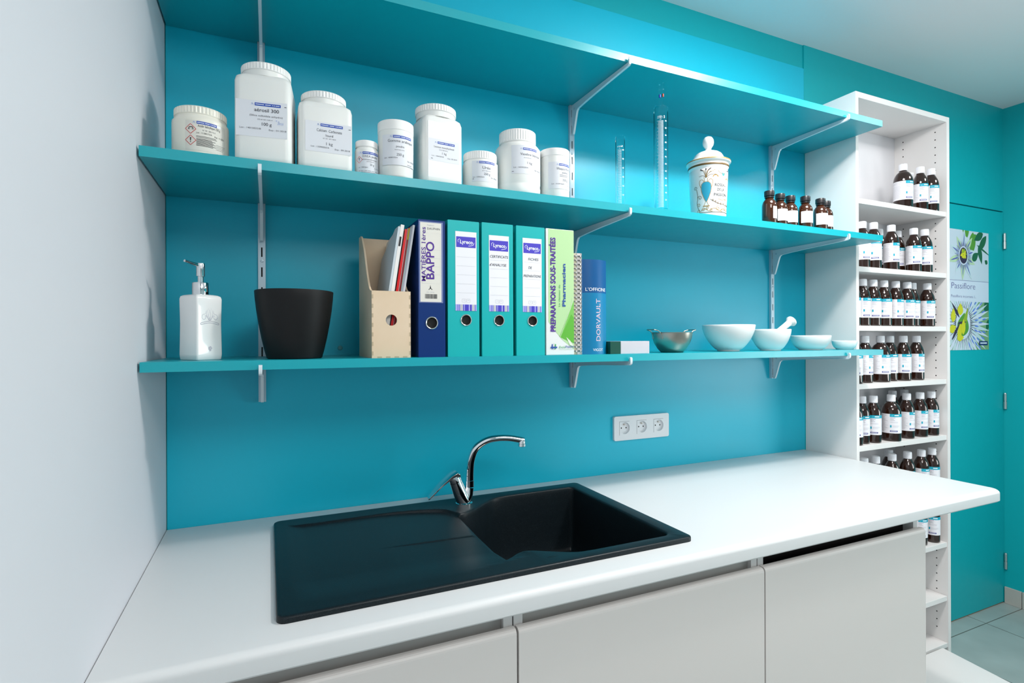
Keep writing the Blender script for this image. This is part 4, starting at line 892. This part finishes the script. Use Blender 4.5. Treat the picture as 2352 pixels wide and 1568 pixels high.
def ly_label(t, u0, u1, z0, z1, hand):
    m = MB(); mp = planem(0); m.patch(u0, u1, z0, z1, mp, 1, 0, .0004); W = u1 - u0; cx = (u0 + u1) / 2
    m.patch(u0 + .0022, u1 - .0022, z1 - .0375, z1 - .0122, mp, 1, 1, .0006)
    m.text('Lyreco', cx + .001, z1 - .0285, .0085, mp, 2, w=.032, bold=.025, d=.0008, rot=-1)
    m.stroke(catmull([(u0 + .0115, z1 - .0175), (u0 + .0065, z1 - .0205), (u0 + .0075, z1 - .026)], 5), .0009, mp, 2, .0008); m.stroke(catmull([(cx + .006, z1 - .0335), (u1 - .009, z1 - .0310), (u1 - .0062, z1 - .0250)], 5), .0011, mp, 2, .0008)
    for k in range(5): m.patch(u0 + .003, u1 - .003, z1 - .060 - k * .0212, z1 - .0604 - k * .0212, mp, 1, 3, .0006)
    zi = z0 + .0235
    for a, b_ in ((-.010, -.001), (.001, .010)):
        P = rrect(cx + a, cx + b_, zi - .0035, zi + .0045, .001, 2); P.append(P[0]); m.stroke(P, .0005, mp, 3, .0006)
    m.stroke([(cx - .006, zi), (cx - .004, zi + .002), (cx - .006, zi + .002)], .0008, mp, 3, .0006); m.stroke([(cx + .003, zi + .0015), (cx + .008, zi + .0015)], .0007, mp, 3, .0006)
    m.patch(u0, u1, z0, z0 + .0150, mp, 1, 4, .0005)
    for a, b_ in ((.10, .12), (.18, .20), (.36, .40), (.44, .62), (.68, .76), (.92, .94)): m.patch(u0 + W * a, u0 + W * b_, z0, z0 + .0150, mp, 1, 1, .0007)
    for a, b_ in ((.22, .34), (.78, .90)): m.patch(u0 + W * a, u0 + W * b_, z0, z0 + .0150, mp, 1, 3, .0006)
    for s_, z, wd, cc in hand: m.text(s_, cx + cc, z, .0062, mp, 5, w=wd, d=.0008, shear=.1)
    m.build('spine_label', BM, t)
bx = .5348
t = binder((bx, YB, Z1), 'navy blue binder with purple handwriting on its tall label', .0640, .3165, BLUEBIND, .0315, .0790, .0148, D=.277)
m = MB(); mp = planem(0); m.patch(.0015, .0585, .1255, .3125, mp, 1, 0, .0004); m.patch(.0045, .0545, .1275, .3100, mp, 1, 1, .0006)
P = [(.0085, .170), (.0520, .170), (.0520, .286), (.0085, .286), (.0085, .170)]; m.stroke(P, .0004, mp, 2, .0008)
for k in range(4): m.patch(.0085, .0520, .190 + .019 * k, .1903 + .019 * k, mp, 1, 2, .0008)
m.text('Registre', .0290, .3030, .0028, mp, 2, w=.016, d=.0008); m.text('DAUPHIN', .0360, .2940, .0048, mp, 5, w=.030, d=.0008)
m.text('MATIÈRES 1ères', .0170, .1750, .0095, mp, 3, w=.1240, rot=90, align='L', bold=.008, d=.0010); m.text('BAPPO', .0370, .1800, .0185, mp, 3, w=.0860, rot=90, align='L', bold=.012, d=.0012)
m.poly([(.0265, .1580), (.0300, .1580), (.0283, .1665)], mp, 4, .0008); m.stroke([(.0240, .1555), (.0283, .1590), (.0325, .1555)], .0016, mp, 4, .0008); m.text('Réf. 20746', .0285, .1485, .0024, mp, 2, w=.018, d=.0008)
random.seed(11); u = .0155
while u < .0430:
    wd = random.choice((.0004, .0007, .0011)); m.patch(u, u + wd, .1350, .1455, mp, 1, 4, .0008); u += wd + random.choice((.0004, .0006, .0009))
m.build('spine_label', [mat('clear_label_pocket', (.18, .22, .42), .2), CREAMP, PALEINK, PURPLE, INK, GREYINK], t)
ly = [(.6050, .0785, .0065, 'turquoise binder with a blank label, next to the navy one', [], .0450), (.6905, .0822, .0060, 'turquoise binder labelled for certificates of analysis, in the middle', [('CERTIFICATS', .2385, .0475, 0), ("d'ANALYSE", .2185, .0440, -.003)], .0445), (.7815, .0790, .0065, 'turquoise binder labelled for preparation sheets, next to the green spine', [('FICHES', .2375, .0280, .003), ('DE', .2165, .0090, -.006), ('PREPARATIONS', .1955, .0480, 0)], .0438)]
for x, W, e, lab, hand, rx in ly:
    t = binder((x, YB, Z1), lab, W, .3215 if x < .62 else .3225, TURQBIND, rx + .0005 * (x > .7), .0865, .0140, D=.275)
    ly_label(t, rx - .0265, rx + .0265, .1085, .2960 if x < .62 else .2930, hand)
# green and white box binder
t = thing('ring_binder', (.8645, YB, Z1), 'white and green pharmacist binder with purple handwriting up its spine', 'binder', 'lever arch binders on the lowest shelf')
W, H = .0820, .3225; GL = mat('light_green_print', sr(178, 214, 160), .4); GM = mat('mid_green_print', sr(120, 190, 90), .4); GD = mat('green_print', sr(95, 175, 60), .4); WB = mat('white_card_cover', (.74, .76, .76), .4); BT = mat('blue_lettering', sr(40, 80, 160), .5); GT = mat('green_lettering', sr(60, 165, 90), .5)
MB().box(0, W, 0, .262, 0, H).build('case', WB, t, bevel=.0012)
m = MB(); mp = planem(0); RR = (.0065, W - .0008, .0015, H - .001)
m.poly([(.0065, H - .001), (.0065, .085), (.018, .070), (.045, .040), (W - .0008, .014), (W - .0008, H - .001)], mp, 0, .0003)
m.poly([(.038, .047), (.070, .117), (W - .0008, .140), (W - .0008, .035), (.062, .036)], mp, 1, .0005); m.poly([(.042, .045), (.073, .105), (W - .0008, .095), (W - .0008, .030)], mp, 2, .0007)
m.stroke([(.040, .046), (.072, .122), (.078, .150)], .0008, mp, 3, .0008); m.poly([(.058, .046), (.070, .036), (W - .001, .020), (.068, .026)], mp, 3, .0009)
m.text('PREPARATIONS SOUS-TRAITÉES', .0265, .0600, .0135, mp, 4, w=.2400, rot=90, align='L', bold=.03, d=.0011)
m.text('Le classeur du', .0405, .1245, .0052, mp, 6, w=.0550, rot=90, align='L', d=.0011); m.text('Pharmacien', .0560, .1245, .0088, mp, 5, w=.1100, rot=90, align='L', bold=.03, d=.0011)
for a, b_, c, e, k in ((.0155, .034, .0185, .013, 5), (.0245, .034, .0275, .013, 6), (.0205, .034, .0225, .027, 6), (.0205, .020, .0225, .013, 5)): m.patch(min(a, c), max(a, c), e + .002, b_ - .006, mp, 1, k, .0011)
m.patch(.0120, .0310, .0175, .0215, mp, 1, 5, .0013)
m.text('Evolu', .0365, .0175, .0055, mp, 6, w=.0180, align='L', d=.0011, shear=.3); m.text('PHARM', .0555, .0175, .0062, mp, 5, w=.0245, align='L', d=.0011); m.patch(.0365, .080, .0140, .0144, mp, 1, 6, .0011)
m.build('spine_print', [GL, GM, GD, mat('pale_print', (.72, .80, .66), .4), PURPLE, BT, GT], t)
# spiral notebooks
for i, (x, wd, H, col, lab) in enumerate(((.9485, .0110, .2655, mat('beige_cover', (.50, .46, .34), .6), 'beige wire bound notebook, left one of the pair'), (.9608, .0130, .2660, mat('grey_page_block', (.56, .52, .50), .6), 'grey wire bound notebook, right one of the pair'))):
    t = thing('spiral_notebook', (x, -.286, Z1), lab, 'notebook', 'wire bound notebooks between the binders and the blue book')
    MB().box(.0005, wd - .0005, .004, .20, 0, H).build('page_block', col, t, bevel=.0004)
    MB().box(.0, .0005, .002, .205, 0, H).build('cover', WB, t); MB().box(wd - .0005, wd, .002, .205, 0, H).build('cover', WB, t)
    m = MB()
    for k in range(24):
        z = .008 + k * .0108
        for dz in (0, .0024): m.tube([(wd / 2 + (wd * .46) * math.cos(a), .0035 - .0055 * math.sin(a), z + dz) for a in [PI * (-.15 + 1.3 * q / 8) for q in range(9)]], .00055, 6)
        m.box(.0015, wd - .0015, .0036, .004, z - .0008, z + .0032, 1)
    m.build('wire_binding', [RING, DARK], t)
# thick blue book
t = thing('thick_book', (.9745, -.276, Z1), 'thick two tone blue reference book with pink title, rightmost on the row', 'book')
W, H = .0805, .2515; BD = mat('deep_blue_cloth_cover', sr(0, 80, 138), .38, noise=.08, nscale=60); BLT = mat('bright_blue_cover', sr(0, 118, 165), .38, noise=.08, nscale=60)
cv = lambda u: -.0125 * (1 - (2 * u / W - 1) ** 2); bm_ = lambda u, v, d=0: (u, cv(u) - d, v)
def shell(z0, z1, mm, nm):
    N = 20; o_ = [(W * k / N, cv(W * k / N)) for k in range(N + 1)] + [(W, .0), (W, .17), (W - .003, .17), (W - .003, .004)]; o_ += [(W - .003 - (W - .006) * k / N, cv(W - .003 - (W - .006) * k / N) + .003 + .001) for k in range(N + 1)] + [(.003, .004), (.003, .17), (0, .17)]
    m = MB(); m.prism(o_, 'z', z0, z1); return fixn(m.build(nm, mm, t))
shell(0, .1630, BLT, 'cover'); shell(.1630, H, BD, 'upper_cover')
MB().box(.0035, W - .0035, .006, .165, .003, H - .004).build('page_block', PAGES, t)
PK = mat('pink_lettering', sr(215, 190, 205), .5)
for s_, u_, v_, h_, w_, rot_, al_, mt_ in (("L'OFFICINE", .0435, .1680, .0085, .0640, 0, 'C', WHITEP), ('DORVAULT', .0545, .0355, .0135, .1120, 90, 'L', PK), ('VIGOT', .0475, .0085, .0068, .0330, 0, 'C', WHITEP)):
    m = MB(); m.text(s_, u_, v_, h_, bm_, 0, w=w_, rot=rot_, align=al_, d=.0003); m.build('spine_lettering', mt_, t)
# small carton
t = thing('small_carton', (1.0575, -.292, Z1), 'small flat box, dark green end and shiny silver side, next to the blue book', 'box')
MB().box(0, .0335, 0, .115, 0, .0335).build('green_end', mat('dark_green_card', (.0, .065, .045), .4), t, bevel=.0006)
MB().box(.0337, .1300, .0, .115, 0, .0345).build('silver_sleeve', mat('silver_foil', (.86, .80, .86), .2, .55, bump=.35, nscale=22), t, bevel=.0008)

# ------------------------------------------------------------ bowls
t = thing('metal_bowl', (1.3165, -.2340, Z1), 'small stainless steel bowl with two wire handles', 'bowl')
MB().lathe([(0, .001), (.030, .0), (.0325, .001), (.042, .012), (.0515, .028), (.0570, .044), (.0590, .0575), (.0612, .0590), (.0612, .0597), (.0585, .0595), (.0560, .045), (.0505, .029), (.041, .0135), (.031, .0025), (0, .002)], 72).build('bowl_shell', STEEL, t)
for sg, nm in ((-1, 'handle'), (1, 'handle')):
    a0 = math.radians(180 if sg < 0 else 0); ca, sa = math.cos(a0), math.sin(a0); P = []
    for r_, s_, z in ((.0565, -.021, .040), (.0580, -.020, .050), (.0650, -.018, .0625), (.0785, -.0165, .0665), (.0800, -.012, .0670), (.0800, .012, .0670), (.0785, .0165, .0665), (.0650, .018, .0625), (.0580, .020, .050), (.0565, .021, .040)):
        rr2 = math.sqrt(max(0, r_ * r_ - s_ * s_)) if r_ < .06 else r_ - .002; P.append((rr2 * ca - s_ * sa, rr2 * sa + s_ * ca, z))
    m = MB(); m.tube(catmull(P, 4), .0016, 10); m.build(nm, STEEL, t)
def bowl(loc, lab, R, rb, H, mm=CERAMM, k=.62, grp='white porcelain bowls on the lowest shelf', nm='porcelain_bowl'):
    t = thing(nm, loc, lab, 'bowl' if nm != 'mortar' else 'mortar', grp); P = [(0, .002), (rb * .9, .0), (rb, .001), (rb * 1.02, .004)]
    N = 12
    for i in range(1, N + 1):
        q = i / N; a = q * PI / 2; P.append((rb * 1.02 + (R - rb * 1.02) * math.sin(a) ** .92, .004 + (H - .004) * (1 - math.cos(a)) ** k * 1.0))
    P[-1] = (R, H - .001); th = .0035; P += [(R - .0008, H), (R - th, H - .0008)] + [(max(0, r - th), z + th * .7) for r, z in P[-2:3:-1]] + [(rb * .7, .006), (0, .006)]
    MB().lathe(P, 96).build('bowl_shell', mm, t, auto=60); return t
bowl((1.5610, -.2160, Z1), 'largest white porcelain bowl, right of the steel bowl', .0795, .0330, .0840)
bowl((1.7285, -.2330, Z1), 'white porcelain mortar with a pestle resting in it', .0622, .0312, .0705, nm='mortar', grp='white porcelain bowls on the lowest shelf')
bowl((1.9225, -.2325, Z1), 'shallow white porcelain dish right of the mortar', .0630, .0365, .0503, k=.7)
bowl((2.1050, -.2297, Z1), 'smallest shallow white dish at the right end of the lowest shelf', .0405, .0275, .0318, k=.75)
t = thing('pestle', (1.7285, -.2330, Z1), 'white porcelain pestle leaning out of the mortar to the right', 'pestle')
A = Vector((-.020, .004, .028)); Bq = Vector((.0965, -.008, .1020)); dv = (Bq - A)
m = MB(); qs = [0, .02, .08, .16, .24, .34, .5, .7, .80, .86, .895, .93, .965, .99, 1.0]; rs = [.002, .009, .0145, .0160, .0145, .0115, .0095, .0098, .0102, .0105, .0150, .0180, .0172, .0125, .002]
m.tube([tuple(A + dv * q) for q in qs], rs, 32); m.build('pestle_body', CERAMM, t)
